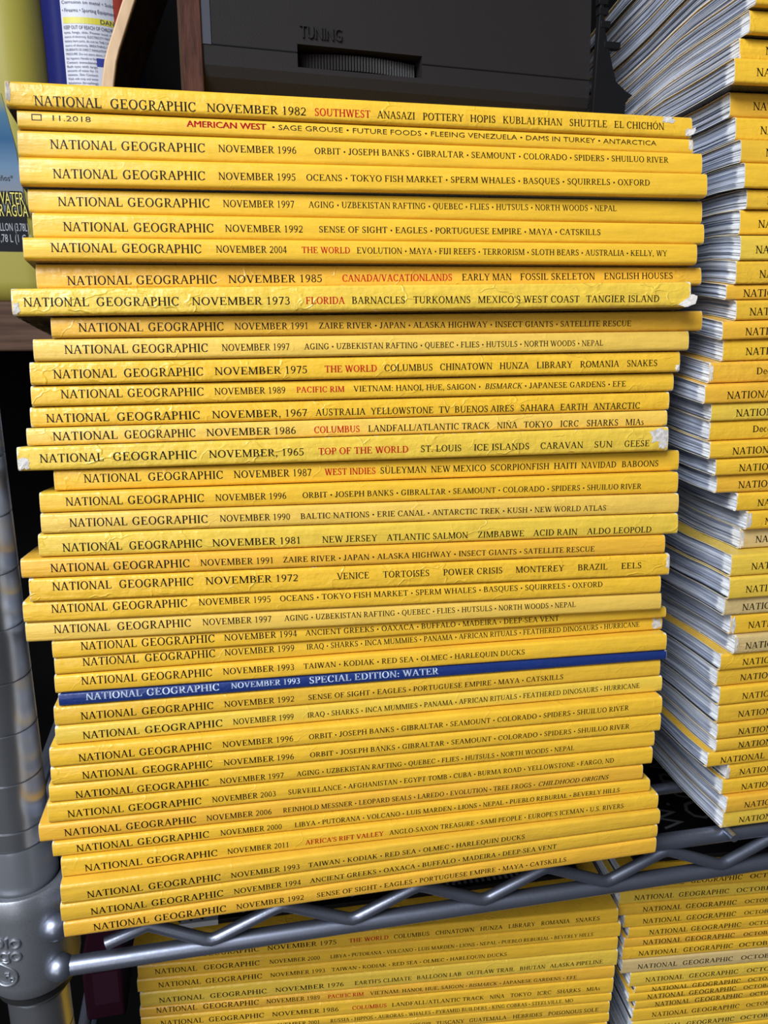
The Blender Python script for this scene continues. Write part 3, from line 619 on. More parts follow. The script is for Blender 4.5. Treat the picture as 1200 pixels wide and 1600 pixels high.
def collar(px, py, zc, mark=False):
    c = MB()
    prof = [(0.0150, 0.014), (0.0178, 0.0145), (0.0187, 0.0135), (0.0192, 0.005), (0.0196, -0.012), (0.0192, -0.028), (0.0182, -0.0335), (0.0172, -0.035), (0.0160, -0.034), (0.0150, -0.030)]
    c.lathe(prof, (px, py, zc), 48, closed=True)
    o = part(c, 'shelf_collar', COLLAR)
    s = MB()
    s.lathe([(0.0128, -0.028), (0.0150, -0.028), (0.0160, -0.0395), (0.0128, -0.0395)], (px, py, zc), 40, closed=True)
    part(s, 'sleeve_ring', SLEEVE)
    s = MB()
    s.lathe([(0.0128, 0.033), (0.0132, 0.0335), (0.0136, 0.032), (0.0145, 0.0), (0.0149, -0.027), (0.0128, -0.027)], (px, py, zc), 40, closed=True)
    part(s, 'split_sleeve', SLEEVE_GREY)
    if mark:
        e = MB()
        R0 = 0.0196

        def wrap(u, h, dz):       # u mm around the collar from the camera side, h height
            a = -PI / 2 + u / R0
            return (px + (R0 + dz) * math.cos(a), py + (R0 + dz) * math.sin(a), h)

        def ring(cu, ch, ru, rh, r, a0=0, a1=360):
            n = 20
            pts = [wrap(cu + ru * math.cos(math.radians(a0 + (a1 - a0) * i / n)), ch + rh * math.sin(math.radians(a0 + (a1 - a0) * i / n)), 0.0) for i in range(n + 1)]
            e.tube(pts, r, 8)
        zt = zc - 0.0040
        for u, ch in ((-0.0074, 'o'), (-0.0040, 'l'), (-0.0008, 'o')):
            if ch == 'o':
                ring(u, zt, 0.0018, 0.0018, 0.0006)
            else:
                e.tube([wrap(u, zt - 0.0020, 0), wrap(u, zt + 0.0026, 0)], 0.0006, 8)
        zg = zt - 0.0062
        ring(-0.0056, zg, 0.0018, 0.0018, 0.0006)
        e.tube([wrap(-0.0037, zg + 0.0018, 0), wrap(-0.0037, zg - 0.0024, 0), wrap(-0.0050, zg - 0.0031, 0), wrap(-0.0066, zg - 0.0026, 0)], 0.00055, 8)
        ring(-0.0010, zg, 0.0018, 0.0018, 0.0006)
        zn = zg - 0.0098
        n = 30
        pts = []
        for i in range(n + 1):
            a = 2 * PI * i / n
            k = 1.0 + 0.25 * max(0, math.cos(a - math.radians(115))) ** 6
            pts.append(wrap(-0.0072 + 0.0056 * k * math.cos(a), zn + 0.0050 * k * math.sin(a), 0))
        e.tube(pts, 0.00055, 8, caps=False)
        e.tube([wrap(-0.0062, zn + 0.0014, 0), wrap(-0.0062, zn - 0.0012, 0)], 0.0004, 8)
        e.tube([wrap(-0.0062, zn + 0.0014, 0), wrap(-0.0046, zn + 0.0014, 0)], 0.0004, 8)
        e.tube([wrap(-0.0062, zn + 0.0002, 0), wrap(-0.0048, zn + 0.0002, 0)], 0.0004, 8)
        ring(-0.0038, zn - 0.0018, 0.0009, 0.0009, 0.00035)
        em = part(e, 'embossed_mark', COLLAR, True, o)
        em['label'] = 'raised letters and round seal on the cast collar'


def tier(zt, main):
    """one wire shelf whose top surface is at height zt"""
    for px, py in ((XL, YF), (XL, YB), (XR, YF), (XR, YB)):
        collar(px, py, zt - 0.004, main and px == XL and py == YF)
    zu, zl = zt - 0.0061, zt - 0.0266
    for yy in (0.0085, YB + 0.0155):
        b = MB()
        b.tube([(XL + 0.012, yy, zu), (XR - 0.012, yy, zu)], 0.0039, 16)
        part(b, 'upper_rail', STEEL)
        b = MB()
        b.tube([(XL + 0.012, yy, zl), (XR - 0.012, yy, zl)], 0.0039, 16)
        part(b, 'lower_rail', STEEL)
        for xx in (XL + 0.0140, XR - 0.0140):
            for z_ in (zu, zl):
                b = MB()
                b.ball((xx, yy, z_), 0.0056, 16, (1.1, 1, 1))
                part(b, 'rail_weld', STEEL)
        b = MB()
        pts = [(0.0775, yy - 0.0035, zl + 0.0118), (0.0945, yy - 0.001, zu - 0.0045)]
        x = 0.120
        while x < XR - 0.05:
            hi = x + 0.0305
            pts += [(x - 0.003, yy - 0.002, zl + 0.0053), (x, yy - 0.002, zl + 0.0045), (x + 0.003, yy - 0.002, zl + 0.0053)]
            pts += [(hi - 0.003, yy - 0.001, zu - 0.0052), (hi, yy - 0.001, zu - 0.0044), (hi + 0.003, yy - 0.001, zu - 0.0052)]
            x += 0.0610
        b.tube(pts, 0.0027, 12)
        part(b, 'zigzag_wire', STEEL)
    for xx in (XL - 0.011, XR + 0.011):
        b = MB()
        b.tube([(xx, YF + 0.012, zu + 0.0045), (xx, YB - 0.012, zu + 0.0045)], 0.0039, 14)
        b.tube([(xx, YF + 0.012, zl + 0.004), (xx, YB - 0.012, zl + 0.004)], 0.0039, 14)
        y = YF + 0.03
        k = 0
        pts = []
        while y < YB - 0.02:
            pts.append((xx, y, (zu + 0.001) if k % 2 else (zl + 0.007)))
            y += 0.031
            k += 1
        b.tube(pts, 0.0026, 10)
        part(b, 'side_rail', STEEL)
    x = 0.088
    while x < XR - 0.03:
        b = MB()
        b.tube([(x, -0.0005, zt - 0.0021), (x, YB + 0.012, zt - 0.0021)], 0.0020, 10)
        part(b, 'deck_wire', STEEL)
        x += 0.046
    for yy in (0.048, 0.20, 0.34):
        b = MB()
        b.tube([(XL - 0.006, yy, zt - 0.0072), (XR + 0.006, yy, zt - 0.0072)], 0.0030, 12)
        part(b, 'cross_wire', STEEL)


tier(0.0, True)
tier(-0.1975, False)


# ------------------------------------------------------------------ magazines
class Stack:
    def __init__(s, Y, Z, T, R, X0, back=None):
        s.Y, s.Z, s.T, s.R, s.X0, s.back, s.wav = [q / 1e3 for q in Y], [q / 1e3 for q in Z], [math.radians(q) for q in T], [math.radians(q) for q in R], X0, back, 0.0009

    def at(s, k, X, v):
        th = s.T[k]
        z = s.Z[k] + (X - s.X0) * math.sin(s.R[k])
        if s.back is None or v <= 0:
            return Vector((X, s.Y[k] + v * math.cos(th), z - v * math.sin(th)))
        tb = math.radians(s.back[k])
        D = 0.045
        drop = v * math.tan(tb) + (math.tan(th) - math.tan(tb)) * D * (1 - math.exp(-v / D)) + s.wav * math.sin(v * 62 + k * 0.35) * min(1, v / 0.03)
        return Vector((X, s.Y[k] + v * math.cos((th + tb) / 2), z - drop))


HUES = {'yellow': (0.77, 0.450, 0.036), 'orange': (0.76, 0.410, 0.040), 'lemon': (0.73, 0.485, 0.058), 'pale': (0.76, 0.485, 0.085), 'tan': (0.58, 0.42, 0.18), 'gold': (0.72, 0.420, 0.038), 'blue': (0.012, 0.030, 0.15)}
CAPS = {'N': 3.15, 'D': 2.55, 'E': 2.85, 'T': 2.3, 'R': 2.3, 'I': 2.25, 'U': 2.65, 'S': 2.65, 'V': 2.9, 'X': 2.4, 'W': 1.9, 'Q': 2.2, 'L': 1.9, 'B': 2.2}


BULGE = 0.00022


class Mag:
    W = 0.174

    def __init__(s, st, k, xc, L, ps, d):
        s.st, s.k, s.xc, s.L, s.ps, s.d = st, k, xc, L, ps, d
        s.e = 0.00014
        s.o = Vector((0, 0, 0))
        s.o = s.P(0, 0, 0)

    def ends(s, u, v):
        vt = v * math.cos(s.ps) - s.d + u * math.sin(s.ps)
        X = s.xc + u * math.cos(s.ps) - v * math.sin(s.ps)
        return s.st.at(s.k, X, vt), s.st.at(s.k + 1, X, vt)

    def t(s, u, v=0.0):
        a, b = s.ends(u, v)
        return (b - a).length

    def P(s, u, v, w):
        """w as a fraction of the thickness"""
        a, b = s.ends(u, v)
        f = s.e / max(1e-6, (b - a).length)
        return a.lerp(b, f + (1 - 2 * f) * w) - s.o


def magazine(st, k, xc, L, ps, d, hue, label, group, wear=0.0, vsub=5, strips=7, gap=False, rag=0.0004, seed=0, tint=1.0):
    rnd = random.Random(seed * 31 + 5)
    m = Mag(st, k, xc, L, ps, d)
    root = empty('magazine', m.o)
    tag(root, label, 'magazine', group)
    # --- cover: front board, spine and back board in one wrap
    nu = 12
    t0 = m.t(0)
    r = min(0.0013, t0 * 0.18)
    vs_ = [m.W * (1 - i / vsub) ** 1.5 for i in range(vsub)]
    vs_ = [v for v in vs_ if v > r * 2] + [r]
    outer = [(v, t0) for v in vs_]
    for i in range(1, 4):
        a = PI / 2 * i / 4
        outer.append((r - r * math.sin(a), t0 - r + r * math.cos(a)))
    nsp = 8
    outer += [(-BULGE * 4 * (i / nsp) * (1 - i / nsp), t0 - r - (t0 - 2 * r) * i / nsp) for i in range(nsp + 1)]
    low = [(v, t0 - w) for v, w in outer[:len(vs_) + 3]][::-1]
    outer += low
    th = 0.00028
    inner = []
    for v, w in outer:
        inner.append((max(v, th) if v > r else v + th * (1 if v < r * .99 else 0), min(max(w, th), t0 - th)))
    n = len(outer)
    V, A, E, F = [], [], [], []
    nring = 2 * n
    us = [-L / 2 + L * i / nu for i in range(nu + 1)]
    us = [us[0], us[0] + 0.003] + us[1:-1] + [us[-1] - 0.003, us[-1]]
    for u in us:
        jag = 0.0
        for loop in (outer, inner):
            for v, w in loop:
                uu = u
                V.append(m.P(uu, v, w / t0))
                A.append((u * 1e3, w * 1e3, v * 1e3))
                E.append((min(u + L / 2, L / 2 - u) * 1e3, max(0, min(t0 - w, w)) * 1e3 + (0 if v < 0.004 else (v - 0.004) * 1e3), 0))
    for i in range(len(us) - 1):
        a, b = i * nring, (i + 1) * nring
        for j in range(n - 1):
            F.append((a + j, a + j + 1, b + j + 1, b + j))
            F.append((a + n + j + 1, a + n + j, b + n + j, b + n + j + 1))
        F.append((a, b, b + n, a + n))
        F.append((a + n - 1, a + 2 * n - 1, b + 2 * n - 1, b + n - 1))
    for c0, flip in ((0, False), ((len(us) - 1) * nring, True)):
        for j in range(n - 1):
            q = (c0 + j, c0 + n + j, c0 + n + j + 1, c0 + j + 1)
            F.append(q if not flip else q[::-1])
    mb = MB()
    mb.add(V, F)
    cov = mb.build('cover', COVER, root, True)
    set_vec(cov, 'mag', A)
    set_vec(cov, 'edge', E)
    h = HUES[hue]
    cov.color = (h[0] * tint, h[1] * tint, h[2] * tint, 1)
    cov['wear'] = wear
    # --- the block of pages, in bundles that sit a little unevenly
    cuts = sorted(rnd.random() for _ in range(strips - 1))
    cuts = [0.0] + [0.55 * c + 0.45 * (i + 1) / strips for i, c in enumerate(cuts)] + [1.0]
    gi = rnd.randrange(1, strips) if gap else -1
    gs = rnd.uniform(0.10, 0.24)
    pb = MB()
    PA = []
    nv = max(3, vsub)
    vv = [0.0009 + (m.W - 0.0025) * (i / nv) ** 1.4 for i in range(nv + 1)]
    lo, hi = 0.042, 0.958
    for i in range(strips):
        in0, in1 = 0.0003 + rnd.random() * rag, 0.0003 + rnd.random() * rag
        base = len(pb.v)
        for v in vv:
            g = 0.0
            if gi > 0:
                q = min(1, max(0, (v - 0.010) / 0.05))
                g = gs * q * q * (3 - 2 * q)
            def wf(c, below):
                if gi <= 0:
                    return c
                cb = cuts[gi]
                return c * (1 - g * 0.5) if below else 1 - (1 - c) * (1 - g * 0.5)
            below = i < gi
            w0, w1 = wf(cuts[i], below), wf(cuts[i + 1], below)
            if gi > 0 and v > 0.02:
                pass
            for u, ins in ((-L / 2 + in0, 0), (L / 2 - in1, 0)):
                for w in (w0, w1):
                    ww = lo + (hi - lo) * w
                    pb.v.append(m.P(u, v, ww))
                    PA.append((u * 1e3, ww * t0 * 1e3 + seed * 13.7, v * 1e3))
        for a in range(nv):
            p, q = base + 4 * a, base + 4 * a + 4
            pb.f += [(p, p + 1, q + 1, q), (p + 2, q + 2, q + 3, p + 3), (p + 1, p + 3, q + 3, q + 1), (p, q, q + 2, p + 2)]
        pb.f += [(base, base + 2, base + 3, base + 1), (base + 4 * nv, base + 4 * nv + 1, base + 4 * nv + 3, base + 4 * nv + 2)]
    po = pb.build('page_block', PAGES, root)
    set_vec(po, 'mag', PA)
    return root, m


def letter(root, m, segs, vl, vr, scale=1.0, ink=INK):
    """prints runs of text on the spine: (text, from mm, to mm, style)"""
    black, red, white = MB(), MB(), MB()
    rr_ = min(0.0013, m.t(0) * 0.18) / m.t(0)
    for txt, u0, u1, stl in segs:
        h = CAPS[stl] * scale
        if stl == 'B':
            w, polys = 1, [rect(0, 0, 1, .12), rect(0, .88, 1, 1), rect(0, 0, .09, 1), rect(.91, 0, 1, 1)]
        elif stl in 'WQL':
            w, polys = sans_polys(txt)
            if stl == 'Q':
                polys = polys + [[(a + 0.05, b) for a, b in p] for p in polys] + [[(a + 0.1, b) for a, b in p] for p in polys]
        else:
            w, polys = text_polys(txt, 0.25 if stl == 'I' else 0.0, 0.06 if stl in 'RS' else 0.03)
        k = (u1 - u0) / w
        um = (u0 + u1) / 2
        vc = vl + (vr - vl) * min(1, max(0, (um + 115) / 225))
        t = m.t(um / 1e3) * 1e3
        if h > 0.60 * t:
            h = 0.60 * t
        wc = min(max((1 - vc) * t, h / 2 + 0.35), t - h / 2 - 0.35)
        tgt = red if stl in 'RSQ' else (white if stl in 'VX' else black)
        for p in polys:
            vs = []
            for a, b in p:
                u = (u0 + a * k) / 1e3
                tt = m.t(u)
                # keep the line straight on the spine
                vcu = vl + (vr - vl) * min(1.15, max(-.15, (u * 1e3 + 115) / 225))
                wcu = min(max((1 - vcu) * tt * 1e3, h / 2 + 0.35), tt * 1e3 - h / 2 - 0.35)
                f_ = (wcu - h / 2 + b * h) / 1e3 / tt
                g_ = min(1, max(0, (f_ - rr_) / (1 - 2 * rr_)))
                vs.append(m.P(u, -0.00005 - BULGE * (1 if stl in 'BWQL' else 4 * g_ * (1 - g_)), f_))
            tgt.add(vs, [tuple(range(len(vs)))])
    for b, nm, mm in ((black, 'lettering', ink), (red, 'red_lettering', RED), (white, 'white_lettering', WHITE_INK)):
        if b.v:
            o = b.build(nm, mm, root, recalc=False)
            if nm == 'red_lettering':
                o['label'] = 'red lettering'
    return


def torn(root, m, u0, u1, w0, w1, seed, lift=0.00009):
    """a patch where the yellow skin is torn off and pale paper shows; w as fractions"""
    rnd = random.Random(seed)
    n = 60
    b = MB()
    uc, wc = (u0 + u1) / 2, (w0 + w1) / 2
    ring = []
    for i in range(n):
        a = 2 * PI * i / n
        k = 1 / max(abs(math.cos(a)), abs(math.sin(a)))
        k = min(k, 1.25) * (0.80 + 0.22 * math.sin(3 * a + seed) * math.sin(2 * a + 2.3 * seed) + rnd.uniform(-0.10, 0.12))
        uu = min(max(uc + (u1 - u0) / 2 * k * math.cos(a), -m.L / 2 * 1e3 + .05), m.L / 2 * 1e3 - .05)
        ww = min(max(wc + (w1 - w0) / 2 * k * math.sin(a), 0.03), 0.97)
        ring.append((uu, ww))
    bl = lambda w: BULGE * 4 * min(1, max(0, (w - .18) / .64)) * (1 - min(1, max(0, (w - .18) / .64)))
    vs = [m.P(uc / 1e3, -lift * 2.2 - BULGE, wc)] + [m.P(u / 1e3, -lift * (0.6 + rnd.random()) - bl(w), w) for u, w in ring]
    b.add(vs, [(0, 1 + i, 1 + (i + 1) % n) for i in range(n)])
    o = b.build('torn_patch', TORN, root)
    o['label'] = 'pale torn paper patch'
    return o


def flap(root, m, pts, out, seed):
    """a torn corner of the cover that stands off the spine: outline in (mm along, fraction up), lifting towards its tip"""
    rnd = random.Random(seed)
    b = MB()
    us_ = [p[0] for p in pts]
    ring = []
    for i, (u, w) in enumerate(pts):
        u2, w2 = pts[(i + 1) % len(pts)]
        for q in range(4):
            f = q / 4
            ring.append((u + (u2 - u) * f + rnd.uniform(-.25, .25), w + (w2 - w) * f + rnd.uniform(-.02, .02)))
    uc, wc = sum(u for u, w in ring) / len(ring), sum(w for u, w in ring) / len(ring)
    span = max(us_) - min(us_)
    lift = lambda u: 0.00034 + out * max(0, (u - min(us_)) / span) ** 1.4
    n = len(ring)
    for side in (0, 1):
        b.v.append(m.P(uc / 1e3, -lift(uc) - side * 0.00018 + 0.0002 * rnd.random(), wc))
        b.v += [m.P(u / 1e3, -lift(u) - side * 0.00018, w) for u, w in ring]
    for i in range(n):
        b.f.append((0, 1 + i, 1 + (i + 1) % n))
        b.f.append((n + 1, n + 2 + (i + 1) % n, n + 2 + i))
        b.f.append((1 + i, n + 2 + i, n + 2 + (i + 1) % n, 1 + (i + 1) % n))
    o = b.build('torn_flap', TORN, root)
    o['label'] = 'torn paper flap at the corner'
    return o


# --- the tall stack in front (listed from its bottom up)
SM = Stack(M_Y, M_Z, M_T, M_R, 0.0)
M_DESC = [  # from the top down: hue, wear, label
    ('yellow', .55, 'thick yellow magazine dated November 1982, topmost of the tall front stack, right corner torn'),
    ('yellow', .05, 'thin bright yellow magazine dated 11.2018 with a small square outline on its spine'),
    ('yellow', .05, 'yellow November 1996 magazine third from the top, below the thin 2018 one'),
    ('yellow', .1, 'yellow November 1995 magazine fourth from the top, sticking out furthest right'),
    ('yellow', .05, 'yellow November 1997 magazine fifth from the top, above a November 1992 one'),
    ('yellow', .1, 'yellow November 1992 magazine sixth from the top, directly above the 2004 one'),
    ('yellow', .05, 'yellow November 2004 magazine with THE WORLD in red, seventh from the top'),
    ('orange', .5, 'orange-yellow magazine dated November 1985, above the crumpled lemon 1973 one'),
    ('lemon', 1.0, 'crumpled lemon-yellow magazine dated November 1973 with a torn lower right corner'),
    ('orange', .3, 'orange-yellow November 1991 magazine just below the crumpled 1973 one'),
    ('pale', .3, 'pale yellow November 1997 magazine just above the November 1975 one'),
    ('yellow', .75, 'worn yellow magazine dated November 1975 in the tall front stack'),
    ('yellow', .5, 'yellow magazine dated November 1989 with PACIFIC RIM in red, tall front stack'),
    ('yellow', .8, 'worn yellow magazine dated November, 1967 starting AUSTRALIA YELLOWSTONE'),
    ('pale', .6, 'yellow magazine dated November 1986, between the 1967 and 1965 ones'),
    ('lemon', 1.0, 'battered pale yellow magazine dated November, 1965, right end torn white'),
    ('yellow', .35, 'yellow magazine dated November 1987 with WEST INDIES in red'),
    ('yellow', .3, 'yellow November 1996 magazine between the 1987 and 1990 ones'),
    ('pale', .35, 'pale yellow magazine dated November 1990 starting BALTIC NATIONS'),
    ('lemon', .6, 'pale lemon magazine dated November 1981 starting NEW JERSEY'),
    ('orange', .2, 'orange-yellow November 1991 magazine under the pale 1981 one, jutting out left'),
    ('yellow', .8, 'worn yellow magazine dated November 1972 starting VENICE TORTOISES'),
    ('yellow', .45, 'yellow November 1995 magazine just below the worn 1972 one'),
    ('pale', .15, 'pale yellow November 1997 magazine between 1995 and 1994 ones, mid-stack'),
    ('yellow', .2, 'yellow November 1994 magazine mid-stack, squeezed above a torn 1999 one'),
    ('yellow', .35, 'yellow November 1999 magazine with its right end torn, above a 1993 one'),
    ('yellow', .25, 'yellow November 1993 magazine lying directly on the dark blue one'),
    ('blue', .25, 'thin dark blue November 1993 special edition magazine amid the yellow ones'),
    ('gold', .35, 'yellow November 1992 magazine directly under the dark blue one'),
    ('lemon', .25, 'yellow November 1999 magazine second below the dark blue one'),
    ('yellow', .35, 'yellow November 1996 magazine, upper of two together below the 1999 one'),
    ('yellow', .35, 'yellow November 1996 magazine, lower of two together, above a 1997 one'),
    ('yellow', .15, 'yellow November 1997 magazine just above the 2003 one'),
    ('yellow', .3, 'yellow magazine dated November 2003 starting SURVEILLANCE'),
    ('orange', .1, 'orange magazine dated November 2006, jutting out left low in the tall stack'),
    ('yellow', .25, 'thin yellow November 2000 magazine below the orange 2006 one'),
    ('yellow', .35, 'yellow magazine dated November 2011 with red AFRICA heading'),
    ('gold', .2, 'yellow November 1993 magazine third from the bottom of the tall stack'),
    ('gold', .25, 'yellow November 1994 magazine second from the bottom of the tall stack'),
    ('orange', .2, 'yellow-orange November 1992 magazine at the very bottom of the tall stack'),
]
NM = len(M_B)
mags = {}
for i in range(NM):
    j = NM - 1 - i
    hue, wear, lab = M_DESC[j]
    xc, L, ps, d = M_B[i]
    root, m = magazine(SM, i, xc / 1e3, L / 1e3, math.radians(ps), d / 1e3, hue, lab, 'magazines in the tall front stack', wear, 5, 7, False, 0.0005, 100 + i)
    vl, vr, segs = M_TXT[j]
    letter(root, m, segs, vl, vr)
    mags[j] = (root, m)
H = lambda j: mags[j][1].L * 500
torn(*mags[0], H(0) - 13, H(0) - 7, .62, .97, 3)
torn(*mags[0], H(0) - 3.2, H(0), .05, .45, 4)
torn(*mags[0], -H(0), -H(0) + 1.6, .1, .97, 5)
flap(*mags[0], [(H(0) - 1.6, .30), (H(0) + .9, .42), (H(0) + .2, .12), (H(0) - 1.8, .02)], 0.0012, 6)
torn(*mags[1], H(1) - 2.0, H(1), .15, .95, 7)
flap(*mags[8], [(H(8) - 5.5, .02), (H(8) - .6, .45), (H(8) + 1.6, .38), (H(8) + 1.0, .05), (H(8) - 2, -.05)], 0.0022, 8)
torn(*mags[8], -H(8), -H(8) + 2.6, .03, .5, 9)
torn(*mags[15], H(15) - 9, H(15), .3, .97, 10)
torn(*mags[15], H(15) - 4.5, H(15), .03, .6, 11)
torn(*mags[15], -H(15), -H(15) + 4.5, .03, .6, 12)
torn(*mags[25], H(25) - 5.2, H(25), .1, .97, 13)
torn(*mags[21], H(21) - 1.8, H(21), .3, .97, 14)
torn(*mags[11], H(11) - 2.2, H(11), .03, .35, 15)

# --- the right-hand stack (bottom up), page edges towards the tall stack
ORD = ['first', 'second', 'third', 'fourth', 'fifth', 'sixth', 'seventh', 'eighth', 'ninth', 'tenth', 'eleventh', 'twelfth', 'thirteenth', 'fourteenth', 'fifteenth', 'sixteenth', 'seventeenth', 'eighteenth', 'nineteenth']
TENS = {20: 'twent', 30: 'thirt', 40: 'fort'}


def ordinal(n):
    if n < 20:
        return ORD[n - 1]
    a, b = n // 10 * 10, n % 10
    return TENS[a] + ('ieth' if not b else 'y-' + ORD[b - 1])


R_hue = ['yellow', 'yellow', 'yellow', 'yellow', 'orange', 'yellow', 'gold', 'yellow', 'gold', 'yellow', 'lemon', 'gold', 'orange', 'gold', 'orange', 'yellow', 'orange', 'orange', 'lemon', 'yellow', 'yellow', 'yellow', 'orange', 'yellow',
         'yellow', 'tan', 'lemon', 'lemon', 'tan', 'yellow', 'tan', 'yellow', 'gold', 'yellow', 'gold', 'gold', 'gold', 'yellow', 'yellow', 'yellow', 'orange', 'lemon'][::-1]
R_word = {'yellow': 'yellow', 'orange': 'orange-yellow', 'lemon': 'lemon-yellow', 'gold': 'dull yellow', 'tan': 'faded tan-yellow'}
EXTRA = 6
Ry, Rz, Rt, Rr, Rb = list(R_Y), list(R_Z), [min(q, 4.0) for q in R_T], list(R_R), list(R_B)
for q in range(EXTRA):
    Rt.append(4.5)
    Rz.append(Rz[-1] + 8.4)
    Ry.append(5.6 + 0.28 * (Rz[-1] / 1e3) ** 2 * 1e3)
    Rr.append(0.5)
    Rb.append((346.0 + 0.6 * math.sin(q * 2.1), 0.5))
NR = len(Rb)
back = []
for k in range(NR + 1):
    f = k / 42.0
    back.append(0.0 if f < 0.3 else 11.5 * ((f - 0.3) / 0.7) ** 1.4)
SR = Stack(Ry, Rz, Rt, Rr, 0.36, back)
R_wear = {39: .9, 36: .4, 17: .6, 18: .7, 13: .5, 11: .6, 10: .5, 26: .7, 25: .9, 22: .8, 3: .9, 16: .5, 30: .6}
DEC = {25, 22}     # the two spines that begin with the month in small letters
for i in range(NR):
    xl, d = Rb[i]
    hue = R_hue[i] if i < len(R_hue) else 'yellow'
    lab = '%s magazine in the right-hand stack, %s from its bottom' % (R_word[hue], ordinal(i + 1)) if i else 'lemon-yellow magazine at the very bottom of the right-hand stack'
    root, m = magazine(SR, i, xl / 1e3 + 0.127, 0.254, math.radians(0.25 * math.sin(i * 1.9)), d / 1e3 + 0.0005 * math.sin(i * 1.9), hue, lab, 'magazines in the right-hand stack', R_wear.get(i, .3), 9, 16, i % 3 == 1, 0.0011, 300 + i)
    if i < 42:
        j = 41 - i
        u = R_TXT[j] - 127
        if j in (16, 19):
            letter(root, m, [('December', u, u + 18, 'E')], .45, .45)
        else:
            letter(root, m, [('NATIONAL', u, u + 23.6, 'N'), ('GEOGRAPHIC', u + 26, u + 56, 'N')], .55, .5)
    mags['R%d' % i] = (root, m)
torn(*mags['R25'], -127, -125.2, .03, .97, 21)
torn(*mags['R3'], -127, -125.5, .03, .97, 23)
torn(*mags['R12'], -127, -124.6, .03, .97, 24)
torn(*mags['R11'], -127, -125.4, .03, .97, 25)
torn(*mags['R17'], -127, -124.4, .03, .97, 26)
torn(*mags['R16'], -127, -124.8, .03, .97, 27)

# --- the two stacks on the shelf below
SL = Stack([60.0] * 15, L_Z, [2.0] * 15, L_R, 0.207)
L_DESC = [('yellow', .35, 'November 1975'), ('yellow', .3, 'November 2000'), ('yellow', .2, 'November 1993'), ('lemon', .5, 'November 1976'), ('orange', .35, 'November 1989'), ('yellow', .4, 'November 1986'),
          ('yellow', .3, 'November 2001'), ('gold', .5, 'POISONOUS SOLE'), ('yellow', .3, 'DEEP-SEA VENT')]
NL = len(L_X)
ps = math.radians(-5)
for i in range(NL):
    j = NL - 1 - i
    xl = L_X[i] / 1e3
    yl = 0.060 + (xl - 0.08) * math.tan(ps)
    if j < len(L_DESC):
        hue, wear, dt = L_DESC[j]
        lab = 'yellow %s magazine, %s from the top of the lower-shelf left stack' % (dt, ordinal(j + 1)) if j else 'yellow November 1975 magazine on top of the lower-shelf left stack'
    else:
        hue, wear = 'yellow', .3
        lab = 'yellow magazine low in the lower-shelf left stack, %s from its top' % ordinal(j + 1)
    root, m = magazine(SL, i, xl + 0.127 * math.cos(ps), 0.254, ps, -0.127 * math.sin(ps) - (yl - 0.060), hue, lab, 'magazines in the lower-shelf left stack', wear, 4, 5, False, 0.0005, 500 + i)
    if j < len(L_TXT):
        letter(root, m, L_TXT[j][2], L_TXT[j][0], L_TXT[j][1])

SO = Stack([42.0] * 18, O_Z, [2.0] * 18, O_R, 0.467)
O_hue = ['yellow', 'lemon', 'gold', 'yellow', 'yellow', 'orange', 'yellow', 'tan', 'lemon', 'yellow', 'yellow', 'gold', 'yellow', 'lemon', 'yellow', 'yellow', 'yellow']
NO = len(O_X)
for i in range(NO):
    j = NO - 1 - i
    xl = O_X[i] / 1e3
    yl = 0.042 + (xl - 0.34) * math.tan(ps)
    hue = O_hue[j]
    lab = '%s October magazine, %s from the top of the lower-shelf right stack' % (R_word[hue], ordinal(j + 1)) if j else 'yellow October magazine on top of the lower-shelf right stack'
    root, m = magazine(SO, i, xl + 0.127 * math.cos(ps), 0.254, ps, -0.127 * math.sin(ps) - (yl - 0.042), hue, lab, 'magazines in the lower-shelf right stack', .35, 4, 5, False, 0.0008, 700 + i)
    if j < len(O_TXT):
        a, b, c, d_, e = O_TXT[j]
        letter(root, m, [('NATIONAL', a, b, 'N'), ('GEOGRAPHIC', c, d_, 'N'), ('OCTOBER', e, e + (24 if j in (0, 1, 6, 7, 8, 13) else 20), 'E' if j in (0, 1, 6, 7, 8, 13) else 'D')], .5, .5)


# ------------------------------------------------------------------ flat text on any plane
def flat_text(mb, txt, org, ex, ey, size, width=None, sans=True):
    w, polys = sans_polys(txt) if sans else text_polys(txt)
    k = size if width is None else width / w
    org, ex, ey = Vector(org), Vector(ex), Vector(ey)
    for p in polys:
        mb.add([org + ex * (a * k) + ey * (b * size) for a, b in p], [tuple(range(len(p)))])


# black printed booklets lying on the lower stacks
def booklet(label, x0, x1, y0, y1, z, t, rz, lines):
    root = empty('black_booklet', ((x0 + x1) / 2, y0, z))
    tag(root, label, 'booklet')
    root.rotation_euler = (math.radians(-2.0), 0, rz)
    w = x1 - x0
    b = MB()
    b.box(-w / 2, 0, 0, w / 2, y1 - y0, t)
    b.build('cover', BLACK, root, False, 0.0004)
    p = MB()
    for txt, ox, oy, sz, dirn in lines:
        if dirn == 'y':
            flat_text(p, txt, (ox, oy, t + 0.0001), (0, 1, 0), (-1, 0, 0), sz)
        else:
            flat_text(p, txt, (ox, oy, t + 0.0001), (1, 0, 0), (0, 1, 0), sz)
    o = p.build('grey_print', GREYINK, root, recalc=False)
    o['label'] = 'grey printed lettering'
    return root


